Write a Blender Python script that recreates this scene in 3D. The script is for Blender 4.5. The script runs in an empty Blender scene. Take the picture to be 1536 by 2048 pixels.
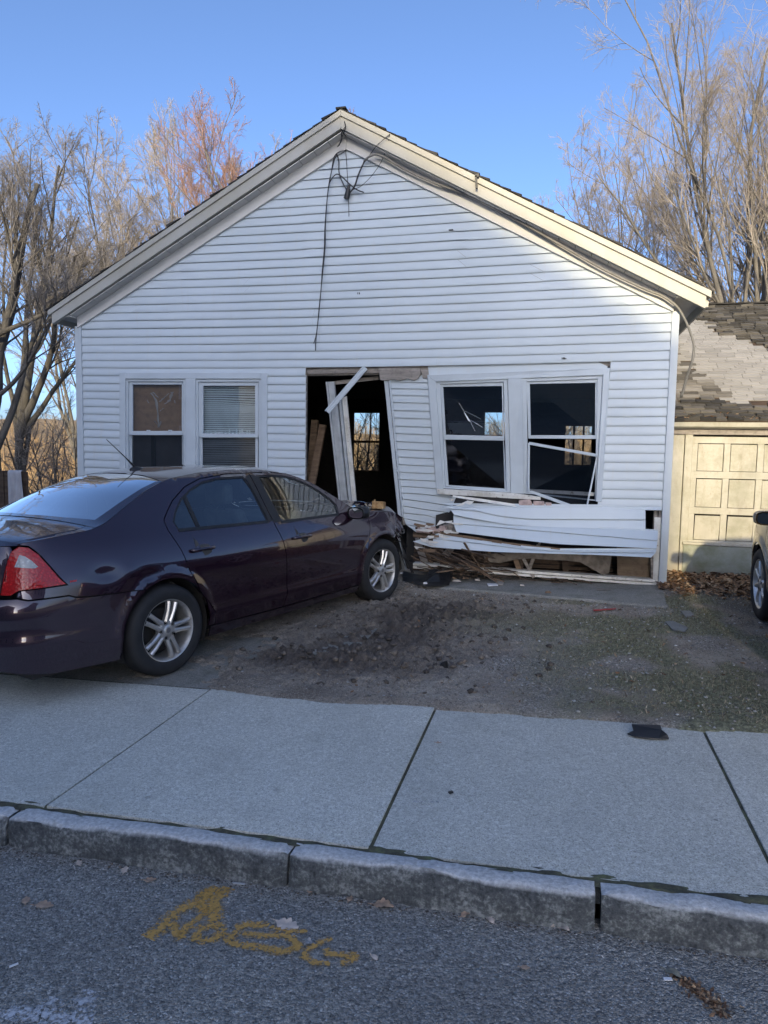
import bpy, bmesh, math, random
import numpy as np
from mathutils import Vector, Matrix
from mathutils.geometry import delaunay_2d_cdt

scene = bpy.context.scene
COL = scene.collection
rng = np.random.default_rng(7)
random.seed(7)

# ------------------------------------------------------------------ camera
CAM_YAW, CAM_PITCH, CAM_ROLL, CAM_F, CAM_Z = 13.766, 4.947, 0.947, 1420.0, 1.62
def _axes():
    y, p, r = np.radians([CAM_YAW, CAM_PITCH, CAM_ROLL])
    f = np.array([-np.sin(y)*np.cos(p), np.cos(y)*np.cos(p), -np.sin(p)])
    r0 = np.array([np.cos(y), np.sin(y), 0.0]); u0 = np.cross(r0, f)
    return np.cos(r)*r0+np.sin(r)*u0, -np.sin(r)*r0+np.cos(r)*u0, f
CR, CU, CF = _axes()
CP = np.array([0, 0, CAM_Z])
cam_data = bpy.data.cameras.new("camera")
cam = bpy.data.objects.new("camera", cam_data)
COL.objects.link(cam)
M = Matrix.Identity(4)
for i in range(3):
    M[i][0], M[i][1], M[i][2], M[i][3] = CR[i], CU[i], -CF[i], CP[i]
cam.matrix_world = M
cam_data.sensor_fit = 'HORIZONTAL'
cam_data.sensor_width = 36.0
cam_data.lens = 36.0*CAM_F/1536.0
cam_data.clip_start = 0.05
cam_data.clip_end = 3000
scene.camera = cam

# ------------------------------------------------------------------ light
SUN_EL = math.radians(15.2)
SUN_TRAVEL = Vector((-0.083*math.cos(SUN_EL), 0.9965*math.cos(SUN_EL), -math.sin(SUN_EL))).normalized()
world = bpy.data.worlds.new("World"); scene.world = world
world.use_nodes = True
wn = world.node_tree
for n in list(wn.nodes): wn.nodes.remove(n)
sky = wn.nodes.new('ShaderNodeTexSky'); sky.sky_type = 'NISHITA'
sky.sun_disc = False
sky.sun_elevation = SUN_EL
sky.sun_rotation = math.atan2(-SUN_TRAVEL.x, -SUN_TRAVEL.y)
sky.altitude = 0; sky.air_density = 0.5; sky.dust_density = 2.2; sky.ozone_density = 3.0
bg = wn.nodes.new('ShaderNodeBackground'); bg.inputs['Strength'].default_value = 0.15
wo = wn.nodes.new('ShaderNodeOutputWorld')
wn.links.new(sky.outputs[0], bg.inputs[0]); wn.links.new(bg.outputs[0], wo.inputs[0])
sd = bpy.data.lights.new("sun", 'SUN'); sd.energy = 2.0; sd.angle = math.radians(1.1); sd.color = (1.0, 0.83, 0.50)
sun = bpy.data.objects.new("sun", sd); COL.objects.link(sun)
sun.rotation_euler = SUN_TRAVEL.to_track_quat('-Z', 'Y').to_euler()
sun.location = (3, -25, 12)
scene.view_settings.view_transform = 'Standard'
scene.view_settings.look = 'None'
scene.view_settings.exposure = 1.33
scene.view_settings.gamma = 1.0
scene.cycles.max_bounces = 8
scene.cycles.transparent_max_bounces = 24
scene.cycles.use_denoising = True
scene.cycles.denoising_input_passes = 'RGB_ALBEDO_NORMAL'
scene.cycles.denoising_prefilter = 'ACCURATE'

# ------------------------------------------------------------------ geometry helpers
D = 8.4                                            # the facade's plane
def ray(px, py): return CF+(px-768)/CAM_F*CR-(py-1024)/CAM_F*CU
def W(px, py, Y=D):                                 # survey point on a vertical plane at Y
    d = ray(px, py); t = (Y-CP[1])/d[1]; return CP+t*d
def gz(x, y):                                       # the lie of the land by the street
    return .026*(x+2.6)+np.where(y > 4.34, .018, .015)*(y-4.34)
def G(px, py, dz=0.0):
    d = ray(px, py); lo, hi = .5, 300.
    for _ in range(60):
        m = (lo+hi)/2; P = CP+m*d
        if P[2] > gz(P[0], P[1])+dz: lo = m
        else: hi = m
    return CP+hi*d

def tag(o, label=None, cat=None, group=None, kind=None):
    if label: o['label'] = label
    if cat: o['category'] = cat
    if group: o['group'] = group
    if kind: o['kind'] = kind
    return o
def empty(name, loc, label, cat, group=None):
    o = bpy.data.objects.new(name, None); COL.objects.link(o)
    o.location = loc; o.empty_display_size = .2
    return tag(o, label, cat, group)
bpy.context.view_layer.update()

class MB:
    """collects geometry (world coordinates) for ONE mesh object"""
    def __init__(s): s.v = []; s.f = []; s.m = []
    def add(s, verts, faces, mi=0):
        b = len(s.v); s.v.extend([tuple(map(float, v)) for v in verts])
        for f in faces: s.f.append(tuple(i+b for i in f)); s.m.append(mi)
    def poly(s, pts, mi=0): s.add(pts, [tuple(range(len(pts)))], mi)
    def box(s, x0, x1, y0, y1, z0, z1, mi=0):
        s.hexa([(x0,y0,z0),(x1,y0,z0),(x1,y1,z0),(x0,y1,z0)], [(x0,y0,z1),(x1,y0,z1),(x1,y1,z1),(x0,y1,z1)], mi)
    def hexa(s, a, b, mi=0):
        n = len(a); f = [tuple(reversed(range(n))), tuple(range(n, 2*n))]
        f += [(i, (i+1) % n, n+(i+1) % n, n+i) for i in range(n)]
        s.add(list(a)+list(b), f, mi)
    def slab(s, pts, vec, mi=0):                     # polygon extruded along vec
        p = [np.array(q, float) for q in pts]; v = np.array(vec, float)
        s.hexa(p, [q+v for q in p], mi)
    def bar(s, a, b, w, h, upv=(0,0,1), mi=0):       # a bar w wide h thick
        a = np.array(a, float); b = np.array(b, float); t = b-a; t /= np.linalg.norm(t)
        u = np.cross(t, np.array(upv, float)); n = np.linalg.norm(u)
        u = u/n if n > 1e-6 else np.array([1., 0, 0]); q = np.cross(u, t)
        c = [(-1,-1),(1,-1),(1,1),(-1,1)]
        s.hexa([a+u*w/2*i+q*h/2*j for i, j in c], [b+u*w/2*i+q*h/2*j for i, j in c], mi)
    def tube(s, pts, r, n=6, mi=0, cap=True):
        pts = [np.array(p, float) for p in pts]; rs = r if hasattr(r, '__len__') else [r]*len(pts)
        ref = np.array([0.13, 0.31, 0.94]); V = []; F = []
        for i, p in enumerate(pts):
            t = pts[min(i+1, len(pts)-1)]-pts[max(i-1, 0)]; t = t/(np.linalg.norm(t)+1e-12)
            if abs(t@ref) > .98: ref = np.array([.9, .1, .2])
            u = np.cross(t, ref); u /= np.linalg.norm(u); w = np.cross(t, u)
            for k in range(n):
                a = 2*math.pi*k/n; V.append(p+rs[i]*(math.cos(a)*u+math.sin(a)*w))
        for i in range(len(pts)-1):
            for k in range(n):
                F.append((i*n+k, i*n+(k+1) % n, (i+1)*n+(k+1) % n, (i+1)*n+k))
        if cap: F.append(tuple(reversed(range(n)))); F.append(tuple(range((len(pts)-1)*n, len(pts)*n)))
        s.add(V, F, mi)
    def lathe(s, prof, o, ax, up, n=32, mi=0, closed=False):   # prof (r, h) about axis ax from o
        o = np.array(o, float); ax = np.array(ax, float); up = np.array(up, float); sd_ = np.cross(ax, up)
        V = []; F = []; m = len(prof)
        for k in range(n):
            a = 2*math.pi*k/n; d = math.cos(a)*up+math.sin(a)*sd_
            for r, h in prof: V.append(o+ax*h+d*r)
        for k in range(n):
            for j in range(m-1 if not closed else m):
                a0 = k*m+j; a1 = k*m+(j+1) % m; b0 = ((k+1) % n)*m+j; b1 = ((k+1) % n)*m+(j+1) % m
                F.append((a0, b0, b1, a1))
        s.add(V, F, mi)
    def grid(s, P, mi=0, flip=False):                # P[i][j] points
        P = np.asarray(P, float); n, m = P.shape[:2]
        F = []
        for i in range(n-1):
            for j in range(m-1):
                q = (i*m+j, (i+1)*m+j, (i+1)*m+j+1, i*m+j+1)
                F.append(q[::-1] if flip else q)
        s.add(P.reshape(-1, 3), F, mi)
    def build(s, name, mats, parent=None, smooth=False, bevel=0, auto=None, **kw):
        me = bpy.data.meshes.new(name)
        me.from_pydata(s.v, [], s.f)
        if not isinstance(mats, (list, tuple)): mats = [mats]
        for m in mats: me.materials.append(m)
        if len(mats) > 1: me.polygons.foreach_set('material_index', s.m)
        if smooth: me.polygons.foreach_set('use_smooth', [True]*len(me.polygons))
        me.validate(); me.update()
        return link(name, me, parent, bevel, auto, **kw)
def link(name, me, parent=None, bevel=0, auto=None, **kw):
    o = bpy.data.objects.new(name, me); COL.objects.link(o)
    if parent is not None:
        o.parent = parent
        o.matrix_parent_inverse = world_of(parent).inverted()
    if bevel:
        b = o.modifiers.new('bevel', 'BEVEL'); b.width = bevel; b.segments = 2; b.limit_method = 'ANGLE'; b.angle_limit = math.radians(40)
    if auto:
        try: me.set_sharp_from_angle(angle=math.radians(auto))
        except Exception: pass
    return tag(o, **kw)
def world_of(o):
    m = o.matrix_basis.copy() if o.parent is None else world_of(o.parent) @ o.matrix_parent_inverse @ o.matrix_basis
    return m
def np_mesh(name, V, F, mat, parent=None, smooth=False, attr=None, **kw):
    me = bpy.data.meshes.new(name)
    V = np.asarray(V, np.float32); F = np.asarray(F, np.int32); k = F.shape[1]
    me.vertices.add(len(V)); me.vertices.foreach_set('co', V.ravel())
    me.loops.add(F.size); me.loops.foreach_set('vertex_index', F.ravel())
    me.polygons.add(len(F)); me.polygons.foreach_set('loop_start', np.arange(len(F), dtype=np.int32)*k)
    try: me.polygons.foreach_set('loop_total', np.full(len(F), k, np.int32))
    except Exception: pass
    if smooth: me.polygons.foreach_set('use_smooth', np.ones(len(F), bool))
    for m in (mat if isinstance(mat, (list, tuple)) else [mat]): me.materials.append(m)
    if attr is not None:
        for an, av in attr.items():
            a = me.attributes.new(an, 'FLOAT', 'POINT'); a.data.foreach_set('value', np.asarray(av, np.float32))
    me.update(); me.validate()
    return link(name, me, parent, **kw)

# value noise
def _hash(i, j, s):
    h = (i*374761393+j*668265263+s*982451653) & 0x7fffffff
    h = ((h ^ (h >> 13))*1274126177) & 0x7fffffff
    return ((h ^ (h >> 16)) & 0xffff)/65535.0
def vnoise(x, y, s=0):
    x = np.asarray(x, float); y = np.asarray(y, float)
    i = np.floor(x).astype(np.int64); j = np.floor(y).astype(np.int64); u = x-i; v = y-j
    u = u*u*(3-2*u); v = v*v*(3-2*v)
    a = _hash(i, j, s); b = _hash(i+1, j, s); c = _hash(i, j+1, s); d = _hash(i+1, j+1, s)
    return (a*(1-u)+b*u)*(1-v)+(c*(1-u)+d*u)*v
def fbm(x, y, s=0, o=4):
    t = 0; a = .5; n = 0
    for k in range(o):
        t = t+a*vnoise(np.asarray(x)*2**k+17.3*k, np.asarray(y)*2**k+9.1*k, s+k); n += a; a *= .5
    return t/n
def sstep(a, b, x):
    t = np.clip((x-a)/(b-a), 0, 1); return t*t*(3-2*t)

# ------------------------------------------------------------------ materials
class Mat:
    def __init__(s, name):
        s.m = bpy.data.materials.new(name); s.m.use_nodes = True
        s.t = s.m.node_tree; s.b = s.t.nodes['Principled BSDF']
        s.out = s.t.nodes['Material Output']; s._obj = None
    def n(s, typ, **kw):
        nd = s.t.nodes.new(typ)
        for k, v in kw.items():
            if k in nd.inputs: nd.inputs[k].default_value = v
            else: setattr(nd, k, v)
        return nd
    def L(s, a, b): s.t.links.new(a, b)
    def co(s, kind='Object'):
        if s._obj is None: s._obj = s.t.nodes.new('ShaderNodeTexCoord')
        return s._obj.outputs[kind]
    def noise(s, scale, detail=4, rough=.55, vec=None, stretch=None):
        v = vec or s.co()
        if stretch:
            mp = s.n('ShaderNodeMapping'); mp.inputs['Scale'].default_value = stretch; s.L(v, mp.inputs[0]); v = mp.outputs[0]
        nd = s.n('ShaderNodeTexNoise', Scale=scale, Detail=detail, Roughness=rough); s.L(v, nd.inputs['Vector'])
        return nd.outputs['Fac']
    def voro(s, scale, feature='F1', out='Distance', vec=None):
        nd = s.n('ShaderNodeTexVoronoi', Scale=scale); nd.feature = feature; s.L(vec or s.co(), nd.inputs['Vector'])
        return nd.outputs[out]
    def ramp(s, fac, stops):
        nd = s.n('ShaderNodeValToRGB'); e = nd.color_ramp.elements
        while len(e) < len(stops): e.new(.5)
        for i, (p, c) in enumerate(stops):
            e[i].position = p; e[i].color = (*c, 1) if len(c) == 3 else c
        s.L(fac, nd.inputs[0]); return nd.outputs[0]
    def fr(s, fac, a, b):                              # float map range to 0..1
        nd = s.n('ShaderNodeMapRange'); nd.inputs[1].default_value = a; nd.inputs[2].default_value = b; s.L(fac, nd.inputs[0]); return nd.outputs[0]
    def mix(s, fac, a, b, mode='MIX'):
        nd = s.n('ShaderNodeMix'); nd.data_type = 'RGBA'; nd.blend_type = mode
        for sock, v in ((nd.inputs[0], fac), (nd.inputs[6], a), (nd.inputs[7], b)):
            if isinstance(v, (int, float)): sock.default_value = v
            elif isinstance(v, tuple): sock.default_value = (*v, 1) if len(v) == 3 else v
            else: s.L(v, sock)
        return nd.outputs[2]
    def math(s, op, a, b=0.0):
        nd = s.n('ShaderNodeMath'); nd.operation = op
        for i, v in enumerate((a, b)):
            if isinstance(v, (int, float)): nd.inputs[i].default_value = v
            else: s.L(v, nd.inputs[i])
        return nd.outputs[0]
    def attr(s, name): return s.n('ShaderNodeAttribute', attribute_name=name).outputs['Fac']
    def sep(s, v=None):
        nd = s.n('ShaderNodeSeparateXYZ'); s.L(v or s.co(), nd.inputs[0]); return nd.outputs
    def color(s, c):
        if isinstance(c, tuple): s.b.inputs['Base Color'].default_value = (*c, 1)
        else: s.L(c, s.b.inputs['Base Color'])
    def bump(s, h, strength=.3, dist=.01):
        nd = s.n('ShaderNodeBump', Strength=strength, Distance=dist); s.L(h, nd.inputs['Height']); s.L(nd.outputs[0], s.b.inputs['Normal'])
    def set(s, **kw):
        for k, v in kw.items():
            k = k.replace('_', ' ').title() if k not in s.b.inputs else k
            k = {'Ior': 'IOR'}.get(k, k)
            if hasattr(v, 'is_output'): s.L(v, s.b.inputs[k])
            else: s.b.inputs[k].default_value = v
        return s
def plain(name, c, rough=.6, metallic=0.0, var=.15, scale=6, bump=0, bscale=40, **kw):
    m = Mat(name)
    lo = tuple(x*(1-var) for x in c); hi = tuple(min(1, x*(1+var)) for x in c)
    m.color(m.ramp(m.noise(scale), [(.3, lo), (.7, hi)]))
    m.set(roughness=rough, metallic=metallic, **kw)
    if bump: m.bump(m.noise(bscale, 3), bump, .005)
    return m.m

def m_siding():
    m = Mat('vinyl_siding')
    big = m.noise(.8, 5, .6, stretch=(1, 1, 1)); str_ = m.noise(3, 4, .6, stretch=(6, 1, .6))
    c = m.ramp(big, [(.3, (.475, .53, .565)), (.7, (.545, .60, .635))])
    c = m.mix(m.math('MULTIPLY', m.fr(str_, .56, .78), .35), c, (.52, .52, .49))
    sp = m.fr(m.noise(55, 2, .5), .70, .80); c = m.mix(m.math('MULTIPLY', sp, .3), c, (.42, .40, .37))
    m.color(c); m.set(roughness=.42); m.bump(m.noise(9, 3, stretch=(1, 1, 3)), .12, .01)
    return m.m
SIDING = m_siding()
TRIM = plain('painted_trim', (.49, .54, .575), .45, var=.07, scale=3, bump=.05)
def m_dirtytrim():
    m = Mat('weathered_white_trim')
    c = m.mix(m.fr(m.noise(5, 6, .7), .45, .75), (.70, .69, .65), (.42, .39, .32))
    c = m.mix(m.fr(m.noise(26, 3), .62, .75), c, (.2, .17, .13)); m.color(c); m.set(roughness=.6); m.bump(m.noise(60, 3), .2, .004)
    return m.m
DTRIM = m_dirtytrim()
def m_wood(name, a, b, sc=3):
    m = Mat(name)
    n = m.noise(sc, 6, .65, stretch=(1, 1, 9)); n2 = m.noise(18, 4, .6)
    c = m.ramp(n, [(.3, a), (.7, b)]); c = m.mix(m.math('MULTIPLY', m.fr(n2, .5, .8), .6), c, tuple(x*.35 for x in a))
    m.color(c); m.set(roughness=.85); m.bump(m.noise(40, 4), .4, .006); return m.m
WOOD = m_wood('raw_old_wood', (.10, .065, .04), (.24, .16, .10))
GREYWOOD = m_wood('grey_weathered_wood', (.16, .14, .12), (.36, .32, .28))
DARKWOOD = m_wood('dark_old_wood', (.035, .022, .014), (.09, .06, .04))
PLYWOOD = m_wood('stained_plywood', (.16, .11, .07), (.26, .19, .125), 2)
PLASTER = plain('broken_plaster', (.38, .34, .29), .9, var=.35, scale=14, bump=.5)
INSUL = plain('pink_grey_insulation', (.45, .34, .30), 1, var=.3, scale=20, bump=.8)
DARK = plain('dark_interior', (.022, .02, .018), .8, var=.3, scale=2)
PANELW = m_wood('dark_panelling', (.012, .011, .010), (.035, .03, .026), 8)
def m_glass(name, tint=(.85, .9, .92), refl=1.0, rough=0.0, base=.04):
    m = Mat(name); m.t.nodes.remove(m.b)
    tr = m.n('ShaderNodeBsdfTransparent'); tr.inputs[0].default_value = (*tint, 1)
    gl = m.n('ShaderNodeBsdfGlossy', Roughness=rough); gl.inputs[0].default_value = (refl, refl, refl, 1)
    fn = m.n('ShaderNodeFresnel', IOR=1.52)
    nz = m.n('ShaderNodeBump', Strength=.03, Distance=.02); m.L(m.noise(2.2, 1), nz.inputs['Height'])
    m.L(nz.outputs[0], gl.inputs['Normal']); m.L(nz.outputs[0], fn.inputs['Normal'])
    fac = m.math('ADD', m.math('MULTIPLY', fn.outputs[0], 1.35), base); fac = m.math('MINIMUM', fac, 1.0)
    mx = m.n('ShaderNodeMixShader'); m.L(fac, mx.inputs[0]); m.L(tr.outputs[0], mx.inputs[1]); m.L(gl.outputs[0], mx.inputs[2])
    m.L(mx.outputs[0], m.out.inputs[0]); return m.m
GLASS = m_glass('window_glass', base=.085)
SCREEN = m_glass('window_glass_with_screen', (.45, .47, .5), .7, .06, .05)
BLACK = plain('black_plastic', (.012, .012, .013), .45, var=.3, scale=8)
CABLE = plain('black_cable', (.012, .012, .014), .55)
GREYCABLE = plain('grey_service_cable', (.22, .21, .19), .6)
METAL = plain('dull_metal', (.35, .35, .35), .4, .9)
def m_concrete(name, a, b, moss=0, sc=1.3, spk=.5, dark=0):
    m = Mat(name)
    c = m.ramp(m.noise(sc, 6, .62), [(.28, a), (.72, b)])
    f = m.noise(165, 2, .7); c = m.mix(m.math('MULTIPLY', m.fr(f, .53, .62), spk), c, tuple(min(.9, x*1.75) for x in b))
    g = m.noise(140, 3, .7); c = m.mix(m.math('MULTIPLY', m.fr(g, .52, .62), .65), c, tuple(x*.30 for x in a))
    q1 = m.fr(m.noise(46, 4, .75), .46, .60); c = m.mix(m.math('MULTIPLY', q1, .38), c, tuple(x*.55 for x in a)); q2 = m.fr(m.noise(58, 3, .7), .54, .64); c = m.mix(m.math('MULTIPLY', q2, .45), c, tuple(min(.9, x*1.35) for x in b))
    h = m.fr(m.noise(2.6, 6, .7), .5, .68); c = m.mix(m.math('MULTIPLY', h, .30), c, tuple(x*.55 for x in a))
    st = m.fr(m.noise(.9, 5, .7, stretch=(1.2, .7, 1)), .55, .72); c = m.mix(m.math('MULTIPLY', st, .35), c, tuple(x*.62 for x in a))
    sp = m.fr(m.noise(7, 3, .5), .70, .78); c = m.mix(m.math('MULTIPLY', sp, .35), c, (.06, .055, .05))
    if 'sidewalk' in name:
        wn_ = m.n('ShaderNodeTexWhiteNoise'); wn_.noise_dimensions = '1D'; m.L(m.math('FLOOR', m.math('DIVIDE', m.math('ADD', m.sep()[0], .684), 1.526)), wn_.inputs['W'])
        c = m.mix(m.math('MULTIPLY', wn_.outputs['Value'], .8), c, m.mix(1.0, c, (.78, .79, .80), 'MULTIPLY'))
        bl = m.fr(m.noise(1.7, 6, .75), .56, .66); c = m.mix(m.math('MULTIPLY', bl, .28), c, m.mix(1.0, c, (.55, .55, .53), 'MULTIPLY'))
        gm = m.fr(m.voro(3.1), .035, .02); c = m.mix(m.math('MULTIPLY', gm, .6), c, (.09, .09, .085))
    if moss: c = m.mix(m.math('MULTIPLY', m.fr(m.noise(6, 5), .5, .7), moss), c, (.06, .065, .03))
    m.color(c); m.set(roughness=.9); m.bump(m.math('ADD', m.noise(150, 3, .6), m.math('MULTIPLY', m.noise(14, 3), .8)), .55, .006); return m.m
CONC = m_concrete('sidewalk_concrete', (.52, .52, .45), (.70, .69, .605), spk=.6)
PADC = m_concrete('old_pad_concrete', (.19, .185, .165), (.31, .30, .265), .4)
def m_asphalt():
    m = Mat('asphalt')
    v = m.n('ShaderNodeTexVoronoi', Scale=150); m.L(m.co(), v.inputs['Vector'])
    v2 = m.n('ShaderNodeTexVoronoi', Scale=70); m.L(m.co(), v2.inputs['Vector'])
    hs = m.n('ShaderNodeSeparateColor'); m.L(v.outputs['Color'], hs.inputs[0])
    hs2 = m.n('ShaderNodeSeparateColor'); m.L(v2.outputs['Color'], hs2.inputs[0])
    c = m.ramp(hs.outputs[0], [(0, (.11, .107, .097)), (.45, (.30, .29, .26)), (.84, (.46, .445, .40)), (.965, (.62, .60, .55)), (.99, (.9, .88, .84))])
    c2 = m.ramp(hs2.outputs[1], [(0, (.16, .155, .142)), (.7, (.38, .365, .33)), (.95, (.56, .54, .49))])
    c = m.mix(.35, c, c2)
    big = m.noise(1.1, 5, .6, stretch=(.6, 1.6, 1)); c = m.mix(m.fr(big, .35, .75), c, m.mix(1.0, c, (.72, .72, .74), 'MULTIPLY'))
    cr = m.fr(m.noise(4, 6, .7), .62, .75); c = m.mix(m.math('MULTIPLY', cr, .35), c, (.12, .11, .095))
    m.color(c); m.set(roughness=.82)
    h = m.math('ADD', m.math('MULTIPLY', v.outputs['Distance'], -1.0), m.math('MULTIPLY', v2.outputs['Distance'], -1.2))
    m.bump(m.math('ADD', h, m.noise(30, 4)), .9, .012); return m.m
ASPH = m_asphalt()
def m_granite():
    m = Mat('granite_kerb')
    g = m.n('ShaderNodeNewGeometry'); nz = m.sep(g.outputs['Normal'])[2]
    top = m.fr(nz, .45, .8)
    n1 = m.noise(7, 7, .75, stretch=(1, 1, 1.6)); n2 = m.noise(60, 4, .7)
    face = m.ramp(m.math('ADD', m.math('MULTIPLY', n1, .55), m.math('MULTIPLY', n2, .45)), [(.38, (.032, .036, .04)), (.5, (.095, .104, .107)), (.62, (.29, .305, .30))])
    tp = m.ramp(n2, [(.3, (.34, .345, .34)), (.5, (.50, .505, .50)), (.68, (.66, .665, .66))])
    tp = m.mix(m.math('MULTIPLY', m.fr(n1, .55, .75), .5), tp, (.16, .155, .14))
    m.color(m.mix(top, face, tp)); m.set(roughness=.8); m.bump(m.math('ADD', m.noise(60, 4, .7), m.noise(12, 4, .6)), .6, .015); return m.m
GRAN = m_granite()
def m_dirt():
    m = Mat('yard_soil')
    n1 = m.noise(2.2, 6, .65); n2 = m.noise(38, 5, .7); n3 = m.noise(120, 3, .6)
    c = m.ramp(n1, [(.3, (.19, .155, .12)), (.5, (.32, .272, .215)), (.72, (.49, .432, .35))])
    c = m.mix(m.math('MULTIPLY', m.fr(n2, .5, .66), .75), c, (.055, .044, .036))
    c = m.mix(m.math('MULTIPLY', m.fr(n3, .55, .65), .8), c, (.55, .51, .45))
    wet = m.attr('wet'); c = m.mix(m.math('MULTIPLY', wet, .8), c, (.075, .060, .052))
    gr = m.attr('gravel'); sp = m.fr(m.voro(85), .02, .30)
    c = m.mix(m.math('MULTIPLY', gr, .85), c, m.ramp(m.noise(75, 3, .7), [(.38, (.09, .083, .072)), (.52, (.30, .28, .25)), (.62, (.62, .60, .55))]))
    gs = m.attr('grass'); c = m.mix(m.math('MULTIPLY', gs, .75), c, m.ramp(n2, [(.38, (.055, .062, .03)), (.52, (.17, .185, .095)), (.62, (.36, .36, .21))]))
    asf = m.attr('tar'); c = m.mix(m.math('MULTIPLY', asf, .92), c, m.ramp(n3, [(.38, (.07, .067, .062)), (.55, (.16, .154, .142)), (.66, (.32, .305, .28))]))
    m.color(c); m.set(roughness=.95); m.bump(m.math('ADD', n3, m.math('MULTIPLY', n2, 1.5)), .8, .02); return m.m
SOIL = m_dirt()
# ================================================================== GROUND
KB = 2.625                                          # back of the kerb; the road's side face is at KF
KF = 2.525
def ground_grid(name, xs, ys, zf, mat, attrs=None, **kw):
    X, Y = np.meshgrid(np.asarray(xs), np.asarray(ys), indexing='ij')
    Z = zf(X, Y); n, m = X.shape
    V = np.stack([X, Y, Z], -1).reshape(-1, 3)
    i = np.arange(n-1)[:, None]*m+np.arange(m-1)[None]
    F = np.stack([i, i+m, i+m+1, i+1], -1).reshape(-1, 4)
    at = {k: f(X, Y).ravel() for k, f in attrs.items()} if attrs else None
    return np_mesh(name, V, F, mat, smooth=True, attr=at, **kw)
def spaced(*segs):
    out = []
    for a, b, st in segs: out += list(np.arange(a, b-1e-6, st))
    return np.array(out+[segs[-1][1]])

# far terrain: falls away behind the houses, climbs to bare hills
def terr(X, Y):
    z = gz(np.clip(X, -12, 12), np.clip(Y, -4, 14))-.32
    z = z-sstep(15, 45, Y)*7.5+sstep(120, 330, Y)*22*(.6+.6*fbm(X/140.+3, Y/300., 5, 3))-sstep(-14, -60, X)*sstep(40, 0, np.abs(Y-20))*4
    return z+np.where(Y > 16, (fbm(X/9., Y/9., 8, 3)-.5)*1.2, 0)
HILL = Mat('winter_woods_floor')
_c = HILL.ramp(HILL.noise(.35, 6, .7), [(.3, (.14, .095, .05)), (.5, (.26, .18, .095)), (.7, (.36, .27, .15))])
HILL.color(HILL.mix(HILL.fr(HILL.noise(2.5, 5, .7), .5, .72), _c, (.085, .06, .04))); HILL.set(roughness=1.0)
ground_grid('terrain', spaced((-700, -60, 40), (-60, 60, 3), (60, 700, 40)), spaced((-80, -4, 8), (-4, 60, 2.5), (60, 400, 10), (400, 1500, 100)), terr, HILL.m, kind='structure')

# road
def roadz(X, Y):
    z = gz(X, np.full_like(X, KF))-.135-sstep(KF, KF-1.5, Y)*-.02-(KF-Y)*.012
    return z+(fbm(X*.9, Y*.9, 21, 3)-.5)*.012
ground_grid('road', spaced((-40, -4, 2), (-4, 2.5, .05), (2.5, 40, 2)), spaced((-7, .8, .4), (.8, KB-.02, .05)), roadz, ASPH, kind='structure')
ground_grid('road', spaced((-40, 40.1, 4)), spaced((-30, -7, 4)), lambda X, Y: roadz(X, np.full_like(X, -7))-.004+0*Y, ASPH, kind='structure').name = 'road_far_side'

# sidewalk slabs
J0 = -.684; PITCH = 1.526
sb = MB()
edges = [J0+PITCH*k for k in range(-5, 6)]
for k in range(len(edges)-1):
    x0, x1 = edges[k]+.008, edges[k+1]-.008
    dz = [(.0), .004, -.003, .002, .005, -.002, .003, 0, 0, 0][k]
    nx, ny = 16, 16
    P = [[None]*(ny+1) for _ in range(nx+1)]
    y0, y1 = KB+.022, 4.225
    for i in range(nx+1):
        for j in range(ny+1):
            x = x0+(x1-x0)*i/nx; y = y0+(y1-y0)*j/ny
            e = 0.004 if i in (0, nx) or j in (0, ny) else 0
            P[i][j] = (x, y, float(gz(x, y))+dz-e+.004*(float(vnoise(x*3, y*3, 4))-.5))
    sb.grid(P)
    for side in ([P[i][0] for i in range(nx+1)], [P[nx][j] for j in range(ny+1)], [P[i][ny] for i in range(nx, -1, -1)], [P[0][j] for j in range(ny, -1, -1)]):
        for a, b in zip(side[:-1], side[1:]):
            sb.poly([a, (a[0], a[1], a[2]-.1), (b[0], b[1], b[2]-.1), b])
# the cross joint at the far right slab
sb.build('sidewalk', CONC, kind='structure', smooth=False)
BED = Mat('joint_soil_and_moss')
BED.color(BED.ramp(BED.noise(14, 5, .7), [(.35, (.045, .042, .032)), (.55, (.10, .10, .062)), (.72, (.15, .17, .075))])); BED.set(roughness=1.0); BED.bump(BED.noise(60, 4), .8, .01)
ground_grid('sidewalk_bed', spaced((-8, 8, .06)), spaced((KB-.02, KB+.06, .012), (KB+.06, 4.6, .1)), lambda X, Y: gz(X, Y)-.0095+.004*(fbm(X*20, Y*20, 13, 2)-.5)+np.where(Y < KB+.05, (fbm(X*9, Y*30, 3, 3)-.42)*.035, 0), BED.m, kind='structure')

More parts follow.
